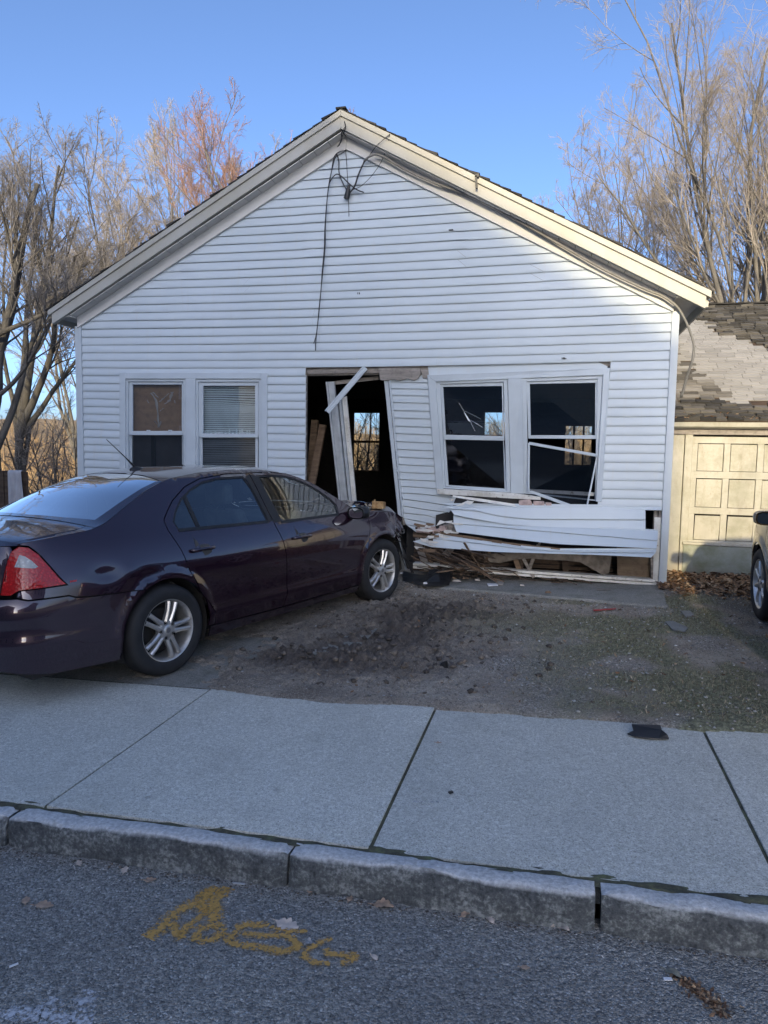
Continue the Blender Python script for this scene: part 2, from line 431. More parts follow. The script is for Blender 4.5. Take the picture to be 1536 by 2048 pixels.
# granite kerb stones
def kerb(x0, x1, seed, label):
    nx = max(6, int((x1-x0)/.03)); prof = [(KB, -.02), (KB-.002, -.004), (KB-.012, 0), (KB-.045, .001), (KF+.022, 0), (KF+.008, -.007), (KF, -.022), (KF-.004, -.06), (KF-.006, -.1), (KF-.008, -.16), (KF-.008, -.22)]
    P = []
    for i in range(nx+1):
        x = x0+(x1-x0)*i/nx; row = []
        ed = min(i, nx-i); pin = {0: .016, 1: .003}.get(ed, 0)
        for j, (y, z) in enumerate(prof):
            nn = (fbm(x*7+seed*9, y*11+z*13, seed, 4)-.5)+.7*(fbm(x*19+seed*3, z*23+y*9, seed+40, 3)-.5); m2 = (fbm(x*2+seed, 0*x, seed+3, 2)-.5)
            yy = y+nn*(.022 if j > 4 else .006)+m2*.014*(j > 4)+(pin if j > 4 else 0)
            zz = float(gz(x, KB))+z+nn*.012*(j < 7)+m2*.012*(j < 7)-(pin*.8 if 1 < j < 7 else 0)
            row.append((x, yy, zz))
        P.append(row)
    b = MB(); b.grid(P)
    for e in (0, nx): b.poly([P[e][j] for j in range(len(prof))][::(1 if e == 0 else -1)])
    o = b.build('kerb_stone', GRAN, smooth=True, auto=50)
    c = Vector(((x0+x1)/2, KF+.05, float(gz((x0+x1)/2, KB))-.14))
    o.data.transform(Matrix.Translation(-c)); o.location = c
    return tag(o, label, 'kerbstone', 'granite kerb stones along the sidewalk')
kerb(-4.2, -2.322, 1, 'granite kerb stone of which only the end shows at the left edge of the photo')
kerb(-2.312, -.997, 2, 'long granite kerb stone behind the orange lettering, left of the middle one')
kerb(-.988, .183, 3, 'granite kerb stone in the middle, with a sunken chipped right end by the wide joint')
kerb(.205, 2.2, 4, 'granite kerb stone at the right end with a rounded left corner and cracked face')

# yard soil
def mound(X, Y):
    m = np.exp(-(((X+1.25)/.75)**2+((Y-5.75)/.85)**2))
    return np.clip(m+.8*np.exp(-(((X+1.75)/.7)**2+((Y-4.95)/.33)**2))+.8*np.exp(-(((X+1.0)/.55)**2+((Y-6.7)/.55)**2)), 0, 1)
def apron(X, Y): return sstep(-1.95, -2.35, X+.25*(vnoise(X*2, Y*3, 2)-.5)*2)*sstep(5.9, 5.3, Y)*sstep(-4.6, -4.2, X)
def yardh(X, Y):
    r = fbm(X*3.2, Y*3.2, 11, 5)-.5; f = fbm(X*17, Y*17, 31, 3)-.5; ff = fbm(X*38, Y*38, 41, 2)-.5
    mo = mound(X, Y)
    h = .012+.02*r+.014*f+.016*ff+mo*(.012+.06*np.abs(r)+.11*(fbm(X*9, Y*9, 51, 3)-.42)+.095*f+.07*ff)
    rut = np.exp(-((((X+1.3)*.94-(Y-6.3)*.34)/.13)**2))*sstep(4.6, 5.4, Y)*sstep(7.6, 7, Y)
    h = h-.05*rut*(.5+vnoise(X*6, Y*6, 9))
    edge = Y-(4.20+.10*(fbm(X*2.3, X*0, 77, 4)-.5)-.04*sstep(-.9, -1.5, X)*sstep(-2.3, -1.6, X))
    h = np.where(edge < 0, -.02+edge*.4, h*sstep(-.005, .10, edge)+.003)
    h = h-apron(X, Y)*(.022-.075*np.clip(fbm(X*3.1, Y*5, 15, 4)-.5, -.1, .4))
    h = h+sstep(1.25, 1.45, X)*-.008*(r > -9)
    pad = sstep(7.1, 7.3, Y)*sstep(-1.6, -1.3, X)*sstep(1.25, 1.05, X)
    return h-pad*.03
def yardz(X, Y): return gz(X, Y)+yardh(X, Y)
def drive_left(Y): return 1.30+.05*(8-Y)*0+.16*(Y < 8)*(8-Y)
att = dict(
    wet=lambda X, Y: np.clip(mound(X, Y)*1.3*(.35+fbm(X*4, Y*4, 61, 3)), 0, 1)*sstep(.25, .5, mound(X, Y)+.3*fbm(X*5, Y*5, 3, 3)),
    gravel=lambda X, Y: np.clip((sstep(-1.0, -.4, X)*.55*sstep(.42, .6, fbm(X*2, Y*2, 71, 4))+.9*np.exp(-(((X+.35)/.45)**2+((Y-5.2)/.5)**2))*fbm(X*6, Y*6, 72, 3)+.35*sstep(.5, .9, fbm(X*4, Y*4, 75, 3)))*(1-.8*mound(X, Y)), 0, 1),
    grass=lambda X, Y: np.clip(sstep(-.5, .5, X)*sstep(.40, .58, fbm(X*1.7+4, Y*1.7, 81, 4))*sstep(8.3, 7.6, Y)*1.0+.5*np.exp(-(((X+.3)/.5)**2+((Y-6.2)/.4)**2)), 0, 1),
    tar=lambda X, Y: sstep(0, .25, X-(1.45+.18*(7.5-Y)+.3*(fbm(X*3, Y*3, 91, 3)-.5)))*sstep(9.2, 8.3, Y+.4*(vnoise(X*3, Y*3, 5)-.5)))
ground_grid('yard', spaced((-9, -4.3, .12), (-4.3, 2.3, .016), (2.3, 6, .12)), spaced((4.02, 7.6, .016), (7.6, 9.2, .04)), yardz, SOIL, att, kind='structure')
ground_grid('side_yard', spaced((-30, -9, .5)), spaced((4.02, 15, .3)), lambda X, Y: gz(X, Y)-.01+.05*(fbm(X, Y, 3)-.5), SOIL, kind='structure')
ground_grid('side_yard', spaced((-9, -6.6, .3)), spaced((9.15, 15, .3)), lambda X, Y: gz(X, Y)-.012+.05*(fbm(X, Y, 3)-.5), SOIL, kind='structure').name = 'back_yard'
ground_grid('driveway', spaced((6, 30, .6)), spaced((4.02, 9.2, .3)), lambda X, Y: gz(X, Y)-.01, SOIL, dict(tar=lambda X, Y: X*0+1), kind='structure')
# concrete apron the car stands on
ground_grid('driveway_apron', spaced((-4.6, -1.5, .1)), spaced((4.235, 6.0, .1)), lambda X, Y: gz(X, Y)-.002+.003*(vnoise(X*3, Y*3)-.5), PADC, kind='structure')
# slab at the foot of the facade
pb = MB()
pts = [(-1.75, 7.75), (-.9, 7.72), (0, 7.48), (1.06, 7.18), (1.17, 8.38), (-1.75, 8.38)]
rows = []
top = lambda x, y: .105+.026*(x+1.2)+.03*float(fbm(x*3, y*3, 5)-.5)*.4
n = 40; P = []
for i in range(n+1):
    x = -1.75+2.9*i/n; t = i/n
    yf = float(np.interp(x, [-1.75, -.9, 0, 1.06, 1.2], [7.85, 7.72, 7.5, 7.2, 7.17]))+.03*(float(fbm(x*5, 0, 6))-.5)
    xr = lambda y: x if i < n else 1.06+(y-7.2)*.09
    row = [(xr(yf), yf-.01, float(gz(x, yf))-.08), (xr(yf), yf-.008, top(x, yf)-.02), (xr(yf), yf+.015, top(x, yf))]
    for k in range(1, 9):
        y = yf+.015+(8.385-yf-.015)*k/8; row.append((xr(y), y, top(x, y)))
    P.append(row)
pb.grid(P, flip=True); pb.poly([P[n][0]]+P[n][1:]+[(P[n][-1][0], 8.385, .05)])
pb.build('concrete_slab', PADC, kind='structure', smooth=True, auto=35)

# ---- uncountable bits: clods, chips, grass, litter
def scatter_stones(name, pos, size, mat, squash=.6, col=None, **kw):
    base = np.array([(0, 0, 1), (.9, 0, .2), (-.3, .85, .25), (-.4, -.8, .2), (.35, .5, -.5), (.3, -.55, -.5), (-.75, .05, -.45)], float)
    F0 = np.array([(0, 1, 2), (0, 2, 3), (0, 3, 1), (1, 4, 2), (2, 6, 3), (3, 5, 1), (1, 5, 4), (2, 4, 6), (3, 6, 5), (4, 5, 6)])
    n = len(pos); a = rng.uniform(0, 6.28, n); s = size[:, None, None]
    V = base[None]*(.7+.6*rng.random((n, 7, 1)))
    V[:, :, 2] *= squash
    ca, sa = np.cos(a)[:, None], np.sin(a)[:, None]
    V = np.stack([V[..., 0]*ca-V[..., 1]*sa, V[..., 0]*sa+V[..., 1]*ca, V[..., 2]], -1)*s+pos[:, None]
    F = (F0[None]+7*np.arange(n)[:, None, None]).reshape(-1, 3)
    return np_mesh(name, V.reshape(-1, 3), F, mat, attr={'tone': np.repeat(rng.random(n), 7)} , **kw)
def tonemat(name, stops, rough=.9):
    m = Mat(name); c = m.ramp(m.attr('tone'), stops)
    m.color(m.mix(m.math('MULTIPLY', m.noise(60, 3), .5), c, m.mix(1.0, c, (.45, .45, .45), 'MULTIPLY'))); m.set(roughness=rough); return m.m
CLOD = tonemat('soil_clods', [(0, (.07, .057, .047)), (.6, (.14, .117, .097)), (1, (.22, .188, .155))])
CHIP = tonemat('pale_chips', [(0, (.16, .155, .14)), (.6, (.34, .33, .31)), (.93, (.6, .6, .58)), (1, (.8, .8, .78))])
def pick(n, x0, x1, y0, y1, dens):
    X = rng.uniform(x0, x1, n); Y = rng.uniform(y0, y1, n); k = rng.random(n) < dens(X, Y); return X[k], Y[k]
X, Y = pick(7000, -2.4, .3, 4.4, 7.8, lambda X, Y: mound(X, Y)**1.2*.8+.05)
sz = np.minimum(.003+.014*rng.random(len(X))**5*3.0, .036)
scatter_stones('dirt_clods', np.stack([X, Y, yardz(X, Y)+sz*.15], -1), sz, CLOD, kind='stuff', label='dark churned clods of soil beside the car', cat='soil')
X, Y = pick(26000, -2.2, 2.6, 4.2, 8.3, lambda X, Y: np.clip(.15+.55*sstep(-.6, .3, X)*fbm(X*2, Y*2, 71, 4)*1.3-.2*mound(X, Y), 0, 1))
sz = .002+.0065*rng.random(len(X))**5*2.4
scatter_stones('gravel_chips', np.stack([X, Y, yardz(X, Y)+sz*.2], -1), sz, CHIP, .45, kind='stuff', label='pale stone chips strewn over the bare yard', cat='gravel')
X = rng.uniform(-2.6, 1.6, 900); Y = 2.5-np.abs(rng.normal(0, .55, 900)); k = Y > .9; X, Y = X[k], Y[k]
sz = .0015+.0035*rng.random(len(X))**3
scatter_stones('road_grit', np.stack([X, Y, roadz(X, Y)+sz*.2], -1), sz, CHIP, .6, kind='stuff', label='white grit specks scattered on the asphalt', cat='grit')
X = rng.uniform(-2.6, 1.6, 500); Y = 2.512-np.abs(rng.normal(0, .02, 500)); sz = .003+.006*rng.random(500)**2
scatter_stones('gutter_dirt', np.stack([X, Y, roadz(X, Y)+sz*.1], -1), sz, CLOD, .5, kind='stuff', label='dark grit gathered in the gutter along the kerb', cat='grit')

def blades(name, X, Y, Z, h, w, mat, lean=.6, **kw):
    n = len(X); a = rng.uniform(0, 6.28, n); l = rng.uniform(.1, lean, n)*h; b = rng.uniform(0, 6.28, n)
    p = np.stack([X, Y, Z], -1); d = np.stack([np.cos(a), np.sin(a), 0*a], -1)*w[:, None]
    m1 = p+np.stack([np.cos(b)*l*.4, np.sin(b)*l*.4, h*.6], -1); t = p+np.stack([np.cos(b)*l*1.3, np.sin(b)*l*1.3, h*.85], -1)
    V = np.stack([p-d, p+d, m1+d*.7, m1-d*.7, t+d*.15, t-d*.15], 1).reshape(-1, 3)
    F = np.array([(0, 1, 2, 3), (3, 2, 4, 5)])[None]+6*np.arange(n)[:, None, None]
    return np_mesh(name, V, F.reshape(-1, 4), mat, attr={'tone': np.repeat(rng.random(n), 6)}, **kw)
GRASS = tonemat('winter_grass', [(0, (.05, .062, .03)), (.35, (.11, .115, .06)), (.6, (.30, .265, .17)), (1, (.52, .45, .31))])
X, Y = pick(60000, -1.0, 2.6, 4.3, 8.0, lambda X, Y: att['grass'](X, Y)*.75*(1-att['tar'](X, Y))+.03)
n = len(X)
blades('sparse_grass', X, Y, yardz(X, Y), .010+.022*rng.random(n)**2, .0012+.001*rng.random(n), GRASS, 1.6, kind='stuff', label='thin winter grass in the right part of the yard', cat='grass')

STRAW = tonemat('dry_straw', [(0, (.10, .07, .045)), (.5, (.26, .20, .13)), (.85, (.46, .38, .27)), (1, (.62, .55, .43))])
X, Y = pick(9000, -1.7, 2.4, 4.3, 8.2, lambda X, Y: .12+.5*sstep(.45, .6, fbm(X*1.6, Y*1.6, 33, 3))+.5*np.exp(-(((X+.9)/.8)**2+((Y-7.2)/.35)**2)))
n = len(X)
blades('straw_bits', X, Y, yardz(X, Y)+.004, .010+.02*rng.random(n), .0016+.0028*rng.random(n)**2, STRAW, 2.6, kind='stuff', label='dry straw and wood shreds strewn over the churned yard', cat='straw')
def litter(name, X, Y, Z, size, mat, **kw):
    n = len(X); base = np.array([(-1, 0, 0), (-.35, .42, .12), (.4, .38, .15), (1, 0, .05), (.4, -.38, .15), (-.35, -.42, .12), (0, 0, -.05)])
    F0 = np.array([(0, 6, 1), (1, 6, 2), (2, 6, 3), (3, 6, 4), (4, 6, 5), (5, 6, 0)])
    E = rng.normal(0, .35, (n, 2)); a = rng.uniform(0, 6.28, n)
    V = np.repeat(base[None], n, 0)*(.75+.5*rng.random((n, 7, 1))); V[..., 2] *= rng.uniform(-1.5, 2.5, (n, 1))
    V[..., 2] += V[..., 0]*E[:, :1]+V[..., 1]*E[:, 1:]
    ca, sa = np.cos(a)[:, None], np.sin(a)[:, None]
    V = np.stack([V[..., 0]*ca-V[..., 1]*sa, V[..., 0]*sa+V[..., 1]*ca, V[..., 2]], -1)*size[:, None, None]+np.stack([X, Y, Z], -1)[:, None]
    F = (F0[None]+7*np.arange(n)[:, None, None]).reshape(-1, 3)
    return np_mesh(name, V.reshape(-1, 3), F, mat, attr={'tone': np.repeat(rng.random(n), 7)}, **kw)
LEAF = tonemat('dead_leaves', [(0, (.10, .05, .026)), (.4, (.22, .12, .06)), (.75, (.36, .22, .12)), (1, (.48, .35, .22))], .75)
X, Y = pick(7600, 1.1, 4.2, 7.2, 9.2, lambda X, Y: sstep(7.55, 8.2, Y+.25*(vnoise(X*4, Y*4, 3)-.5))*sstep(1.0, 1.25, X+.2*(Y-8.2)))
litter('leaf_litter', X, Y, gz(X, Y)+.012+.03*rng.random(len(X)), .018+.022*rng.random(len(X)), LEAF, kind='stuff', label='drift of dead brown leaves at the foot of the garage', cat='leaves')
X, Y = pick(1300, -1.6, 2.4, 4.3, 8.2, lambda X, Y: .25+.4*sstep(6.5, 8, Y))
litter('yard_leaf_bits', X, Y, yardz(X, Y)+.008, .008+.014*rng.random(len(X)), LEAF, kind='stuff', label='torn leaf bits strewn over the yard', cat='leaves')
# ================================================================== THE DAMAGED HOUSE
house = empty('house', (-2.58, D, .15), 'white gabled house, vinyl siding torn open around its smashed doorway', 'house')
CX = -2.585; CO = .1017; ZA = 2.657
def sag(X): return -.036*np.sin(np.pi*np.clip((X+6.29)/7.43, 0, 1))
def frz(X): return 5.175-.5355*abs(X-CX)            # lower edge of the frieze on the wall
sid = MB()
def course(x0, x1, k, x0t=None, x1t=None, seams=True, wav=1.0):
    """one siding course, bottom edge at line k, between x0..x1 (bottom) and x0t..x1t (top)"""
    x0t = x0 if x0t is None else x0t; x1t = x1 if x1t is None else x1t
    if x1-x0 < .02: return
    kk = (k+100)//2; cuts = [x0]
    if seams:
        r = random.Random(kk*13+5); s = -6.3+r.uniform(.3, 3.4)
        while s < 1.1:
            if x0+.15 < s < x1-.15: cuts.append(s)
            s += 3.66*r.choice([.55, .8, 1.0])
    cuts.append(x1)
    for ci, (a, b) in enumerate(zip(cuts[:-1], cuts[1:])):
        n = max(2, int((b-a)/.25)); dz = random.Random(kk*7+ci).uniform(-.004, .004) if len(cuts) > 2 else 0
        yo = -.0025*(ci % 2); rows = []
        for i in range(n+1):
            t = i/n; xb = a+(b-a)*t; T = (xb-x0)/(x1-x0); xt = x0t+(x1t-x0t)*T
            wv = wav*(float(vnoise(xb*2.2, k*1.7, 5))-.5)*.007
            zb = ZA-CO*k+float(sag(xb))+dz+.003*(float(vnoise(xb*.9, k*.6, 8))-.5); zt = ZA-CO*(k-1)+float(sag(xt))+dz
            rows.append([(xb, D+.002, zb+.004), (xb, D-.013+yo+wv, zb+.001), (xb, D-.016+yo+wv, zb+.0), (xb, D-.018+yo+wv, zb+.006), (xb+(xt-xb)*.5, D-.013+yo+wv, (zb+zt)/2), (xt, D-.004+yo*.6, zt-.006), (xt, D+.003, zt-.0055), (xt, D+.003, zt+.012)])
        sid.grid(rows, flip=True)
# gable and the wall above the openings
for k in range(0, -26, -1):
    zb = ZA-CO*k
    def lim(z): return max(0, (5.175-z)/.5355)
    hb, ht = lim(zb)+.06, lim(zb+CO)+.06
    if lim(zb) <= 0.02: break
    course(max(-6.25, CX-hb), min(1.135, CX+hb), k, max(-6.25, CX-ht), min(1.135, CX+ht))
# left of and beside the left window, down to the ground
course(-6.25, -3.08, 1)
for k in range(2, 25):
    if k < 14: course(-6.25, -5.66, k); course(-3.62, -3.075, k, seams=False)
    else: course(-6.25, -3.075, k)
# right of the right window (its left edge leans)
rx = lambda z: np.interp(z, [1.03, 2.59], [.44, .515])
for k in range(1, 17):
    zb = ZA-CO*k; course(float(rx(zb)), 1.135, k, float(rx(zb+CO)), 1.135, seams=False)
sid.build('siding', SIDING, house, smooth=True, auto=25)

# a panel of courses traced as lines, resampled
def resamp(pl, n, ext=None):
    pl = np.array(pl, float); d = np.r_[0, np.cumsum(np.hypot(*np.diff(pl, axis=0).T))]; t = np.linspace(0, d[-1], n)
    return np.stack([np.interp(t, d, pl[:, 0]), np.interp(t, d, pl[:, 1])], -1)
def panel(mb, lines, Yf, n=10, proud=.021, jag=0):
    for a, b in zip(lines[:-1], lines[1:]):
        A, B = resamp(a, n), resamp(b, n); rows = []
        for i in range(n):
            pa, pb = W(*A[i], Yf(*A[i])), W(*B[i], Yf(*B[i])-proud)
            if jag and i in (0, n-1): pb[0] += random.uniform(-jag, jag)
            rows.append([pb+np.array([0, proud+.022, .004]), pb+np.array([0, .006, .001]), pb, pa*.05+pb*.95, (pa+pb)/2+np.array([0, -.003, 0]), pa+np.array([0, -.004, -.008]), pa+np.array([0, .016, -.007]), pa+np.array([0, .016, .01])])
        mb.grid(rows, flip=True)
Y7 = lambda px, py: D+.02+.30*np.clip((py-745)/260, 0, 1.2)*np.clip((1215-px)/350, 0, 1.1)
lines7 = []
ys = [751, 764, 777, 790.5, 805, 821, 836, 852.5, 867.5, 883.5, 899, 914.5, 929.5, 944.5, 959]
for i, y in enumerate(ys):
    t = (y-751)/208
    lines7.append([(779.5+t*17.5, y-.8-t*1.0), (819, y), (860+t*12.5, y+1.0+t*1.4)])
lines7 += [[(800, 971.5), (840, 974), (876, 977)], [(802, 985), (852, 988), (911, 996)], [(805, 997), (850, 1003), (908, 1012)], [(806, 1011), (850, 1018), (900, 1025)],
           [(806, 1025), (852, 1029.5), (880, 1037)], [(808, 1036), (840, 1042), (877, 1049)], [(812, 1048), (845, 1055), (874, 1063)], [(830, 1064), (850, 1066), (868, 1069)]]
p7 = MB(); panel(p7, lines7, Y7, 12, jag=.02)
p7.build('buckled_siding', SIDING, house, smooth=True, auto=25, label='narrow strip of siding between doorway and window, shoved inwards at the bottom')
sh = MB()                                          # sheathing behind the siding
def backing(quad, Yf, th=.02): 
    p = [W(*q, (Yf(*q) if callable(Yf) else Yf)) for q in quad]; sh.slab(p, (0, th, 0))
yb = D+.03
sh.slab([(-6.25, yb, 2.60), (1.1, yb, 2.60), (1.1, yb, 3.2), (CX, yb, 5.2), (-6.25, yb, 3.2)], (0, .06, 0))
sh.slab([(-6.25, yb, 0), (-5.62, yb, 0), (-5.62, yb, 2.6), (-6.25, yb, 2.6)], (0, .06, 0))
sh.slab([(-5.62, yb, 0), (-3.66, yb, 0), (-3.66, yb, 1.1), (-5.62, yb, 1.1)], (0, .06, 0))
sh.slab([(-3.66, yb, 0), (-3.09, yb, 0), (-3.09, yb, 2.6), (-3.66, yb, 2.6)], (0, .06, 0))
sh.slab([(.56, yb, 1.1), (1.1, yb, 1.1), (1.1, yb, 2.6), (.56, yb, 2.6)], (0, .06, 0))
backing([(776, 745), (868, 745), (885, 1050), (806, 1050)], lambda x, y: Y7(x, y)+.03)
backing([(850, 738), (1215, 732), (1215, 745), (855, 757)], D+.03)
sh.build('sheathing', GREYWOOD, house)

# frieze, corner boards, rake boards, soffit
def raked(mb, xa, xb, top, bot, y0, y1, mi=0):      # board following the roof slope between two X (same side)
    pts = [(xa, y0, bot(xa)), (xb, y0, bot(xb)), (xb, y0, top(xb)), (xa, y0, top(xa))]
    mb.slab(pts, (0, y1-y0, 0), mi)
FRIEZE = plain('frieze_paint', (.56, .55, .525), .5, var=.06, scale=2)
for sgn in (-1, 1):
    xe = -6.30 if sgn < 0 else 1.145
    b = MB(); raked(b, xe, CX+sgn*.0006, lambda x: frz(x)+.145, frz, D-.034, D+.01)
    raked(b, xe, CX+sgn*.0006, lambda x: frz(x)+.004, lambda x: frz(x)-.012, D-.044, D+.008)
    b.build('frieze_board', FRIEZE, house, bevel=.004)
cb = MB()
for (xa, ya, xb_, yb_, w) in ((1344.5, 622, 1317, 1173, 15.5),):
    p = [W(xa, ya, D-.03), W(xa+w, ya, D-.03), W(xb_+w, yb_, D-.03), W(xb_, yb_, D-.03)]
    cb.slab(p, (0, .05, 0)); q = [W(xa+w-3, ya, D-.03), W(xa+w, ya, D-.03), W(xb_+w, yb_, D-.03), W(xb_+w-3, yb_, D-.03)]
    cb.slab([r+np.array([.002, .05, 0]) for r in q], (0, .09, 0))
cb.build('corner_board', TRIM, house, bevel=.004)
cb = MB(); cb.box(-6.34, -6.245, D-.03, D+.02, -.05, 3.20); cb.box(-6.342, -6.32, D+.02, D+.11, -.05, 3.2)
cb.build('corner_board', TRIM, house, bevel=.004)
YR = 8.2
rt_ = lambda x: 5.548-.5385*abs(x+2.60)
RXC = -2.60; TIPL, TIPR = -6.60, 1.482
def m_rake():
    m = Mat('rake_board_paint'); n = m.noise(1.6, 5, .65, stretch=(1, 1, .6))
    c = m.ramp(n, [(.3, (.43, .42, .385)), (.65, (.36, .34, .285))]); c = m.mix(m.math('MULTIPLY', m.fr(m.noise(7, 5, .7, stretch=(1, 1, 2.5)), .5, .75), .5), c, (.40, .37, .29))
    m.color(c); m.set(roughness=.5); m.bump(m.noise(20, 3), .1, .005); return m.m
RAKE = m_rake()
for sgn, tip in ((-1, TIPL), (1, TIPR)):
    b = MB()
    x0 = tip+(-sgn)*0.0
    raked(b, x0, RXC+sgn*.0005, lambda x: rt_(x)-.012, lambda x: rt_(x)-.082, YR-.022, YR+.06)
    inn = tip-sgn*.045
    raked(b, inn, RXC+sgn*.0005, lambda x: rt_(x)-.078, lambda x: rt_(x)-.206, YR, YR+.03)
    raked(b, inn-sgn*.01, RXC+sgn*.0005, lambda x: rt_(x)-.200, lambda x: rt_(x)-.217, YR-.006, YR+.05)
    b.build('rake_board', RAKE, house, bevel=.004)
    # soffit slats across the overhang
    s = MB(); xw = -6.30 if sgn < 0 else 1.145
    L = abs(xw-CX); n = 21
    for i in range(n):
        a = xw-sgn*L*i/n; c = xw-sgn*(L*(i+1)/n-.008)
        zf = lambda x: frz(x)+.132
        s.slab([(a, YR+.03, zf(a)), (c, YR+.03, zf(c)), (c, D-.03, zf(c)), (a, D-.03, zf(a))], (0, 0, .012))
    s.box(*sorted((xw, tip-sgn*.03)), YR+.03, 15.2, frz(xw)+.118, frz(xw)+.130)       # level soffit under the eave
    s.build('soffit', FRIEZE, house)
    e = MB(); e.box(*sorted((tip-sgn*.035, tip-sgn*.012)), YR+.06, 15.2, rt_(tip)-.16, rt_(tip)-.02); e.build('eave_fascia', RAKE, house)
def m_shingle(name, stops, sc=3):
    m = Mat(name); c = m.ramp(m.math('ADD', m.math('MULTIPLY', m.attr('tone'), .6), m.math('MULTIPLY', m.noise(sc, 5, .7), .4)), stops)
    m.color(c); m.set(roughness=.95); m.bump(m.noise(160, 3), .6, .004); return m.m
RSH = m_shingle('dark_roof_shingles', [(.25, (.022, .021, .02)), (.75, (.07, .066, .06))])
def shingle_mesh(name, parent, o, along, upslope, nrm, L, H, exp, tabw, mat, keep=None, thick=.008, rough=1.0, seed=1, edge=0.0):
    """rows of separate tabs: o corner at the eave, along the eave, up the slope"""
    r = np.random.default_rng(seed); V = []; F = []; T = []
    o, a, u, n = (np.array(q, float) for q in (o, along, upslope, nrm))
    rows = int(H/exp)
    for i in range(rows):
        x = -r.uniform(0, tabw)
        while x < L:
            w = tabw*(1 if r.random() < .8 else r.uniform(.6, 1.5)); x0 = max(0, x+.003); x1 = min(L, x+w-.003); x += w
            if x1-x0 < .03: continue
            if keep and not keep((x0+x1)/2, (i+.5)*exp): continue
            if x0 <= .003: x0 = -edge*r.random()
            if x1 >= L-.003: x1 = L+edge*r.random()
            y0 = i*exp+r.normal(0, .003)*rough; y1 = (i+1.6)*exp
            l = thick*(1+rough*abs(r.normal(0, .8)), 1+rough*abs(r.normal(0, .8)))[0]; l2 = thick*(1+rough*abs(r.normal(0, .8)))
            P = [o+a*x0+u*y0+n*.001, o+a*x1+u*(y0+r.normal(0, .003)*rough)+n*.001, o+a*x1+u*y0+n*(l+.004), o+a*x0+u*y0+n*(l2+.004), o+a*x1+u*y1+n*.003, o+a*x0+u*y1+n*.003]
            b = len(V); V += P; F += [(b, b+1, b+2, b+3), (b+3, b+2, b+4, b+5), (b+1, b+1, b+4, b+2), (b, b+3, b+5, b+5)]
            T += [r.random()]*6
    me = bpy.data.meshes.new(name); me.from_pydata([tuple(v) for v in V], [], [tuple(dict.fromkeys(f)) for f in F]); me.materials.append(mat)
    at = me.attributes.new('tone', 'FLOAT', 'POINT'); at.data.foreach_set('value', np.array(T, np.float32))
    return link(name, me, parent)
rf = MB()
for sgn, tip in ((-1, TIPL), (1, TIPR)):
    raked(rf, tip-sgn*.01, RXC+sgn*.0005, lambda x: rt_(x)-.008, lambda x: rt_(x)-.10 if abs(x-tip) > .1 else rt_(x)-.06, YR+.03, 15.25)
roof = rf.build('roof', DARKWOOD, house)
sl = math.hypot(1, .5385)
for sgn, tip in ((-1, TIPL), (1, TIPR)):
    ln = abs(tip-RXC)*sl
    u = np.array([-sgn/sl, 0, .5385/sl]); nn = np.array([sgn*.5385/sl, 0, 1/sl])
    o = np.array([tip+sgn*.02, YR-.012, rt_(tip)-.009-.02*.5385])
    a = np.array([0, 1, 0])
    shingle_mesh('shingles', roof, o, a, u, nn, 7.25, ln+.03, .135, .30, RSH, thick=.012, seed=3+sgn, edge=.028)
cap = MB(); cap.bar((RXC, YR-.02, 5.555), (RXC, 15.25, 5.555), .12, .02); cap.build('ridge_cap', RSH, roof)

# side and back walls, floor, ceiling
wl = MB()
YB = 14.9
def hole_wall(mb, xs, z0, z1, Y, th, holes):
    xs_ = sorted(holes, key=lambda h: h[0]); x = xs[0]
    for (a, b, c, d_) in xs_:
        mb.box(x, a, Y, Y+th, z0, z1); mb.box(a, b, Y, Y+th, z0, c); mb.box(a, b, Y, Y+th, d_, z1); x = b
    mb.box(x, xs[1], Y, Y+th, z0, z1)
def rect(px0, px1, py0, py1, Y):
    a, b = W(px0, py0, Y), W(px1, py1, Y); return (a[0], b[0], min(a[2], b[2]), max(a[2], b[2]))
BH = [rect(705, 759, 823, 944, YB), rect(967, 1014, 822, 874, YB), rect(1129, 1184, 849, 933, YB)]
hole_wall(wl, (-6.28, 1.12), -.1, 3.2, YB, .12, BH)
wl.slab([(-6.28, YB, 3.2), (1.12, YB, 3.2), (CX, YB, 5.2)], (0, .12, 0))
wl.box(-6.26, -6.2, D+.1, YB, -.1, 3.3); wl.box(1.07, 1.12, D+.1, YB, -.1, 3.3)
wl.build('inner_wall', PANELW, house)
sw = MB()
for xx, s in ((-6.285, -1), (1.125, 1)):
    sw = MB()
    for k in range(-5, 26):
        z = ZA-CO*k
        sw.poly([(xx+s*.015, D+.02, z), (xx+s*.015, YB+.1, z), (xx, YB+.1, z+CO), (xx, D+.02, z+CO)][::(1 if s > 0 else -1)])
    sw.build('side_siding', SIDING, house)
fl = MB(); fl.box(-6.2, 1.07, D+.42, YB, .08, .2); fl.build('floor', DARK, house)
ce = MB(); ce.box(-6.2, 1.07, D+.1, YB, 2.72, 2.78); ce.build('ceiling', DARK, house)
pw = MB(); pw.box(-5.30, -5.24, D+.1, YB, .2, 2.72); pw.build('partition', PANELW, house)
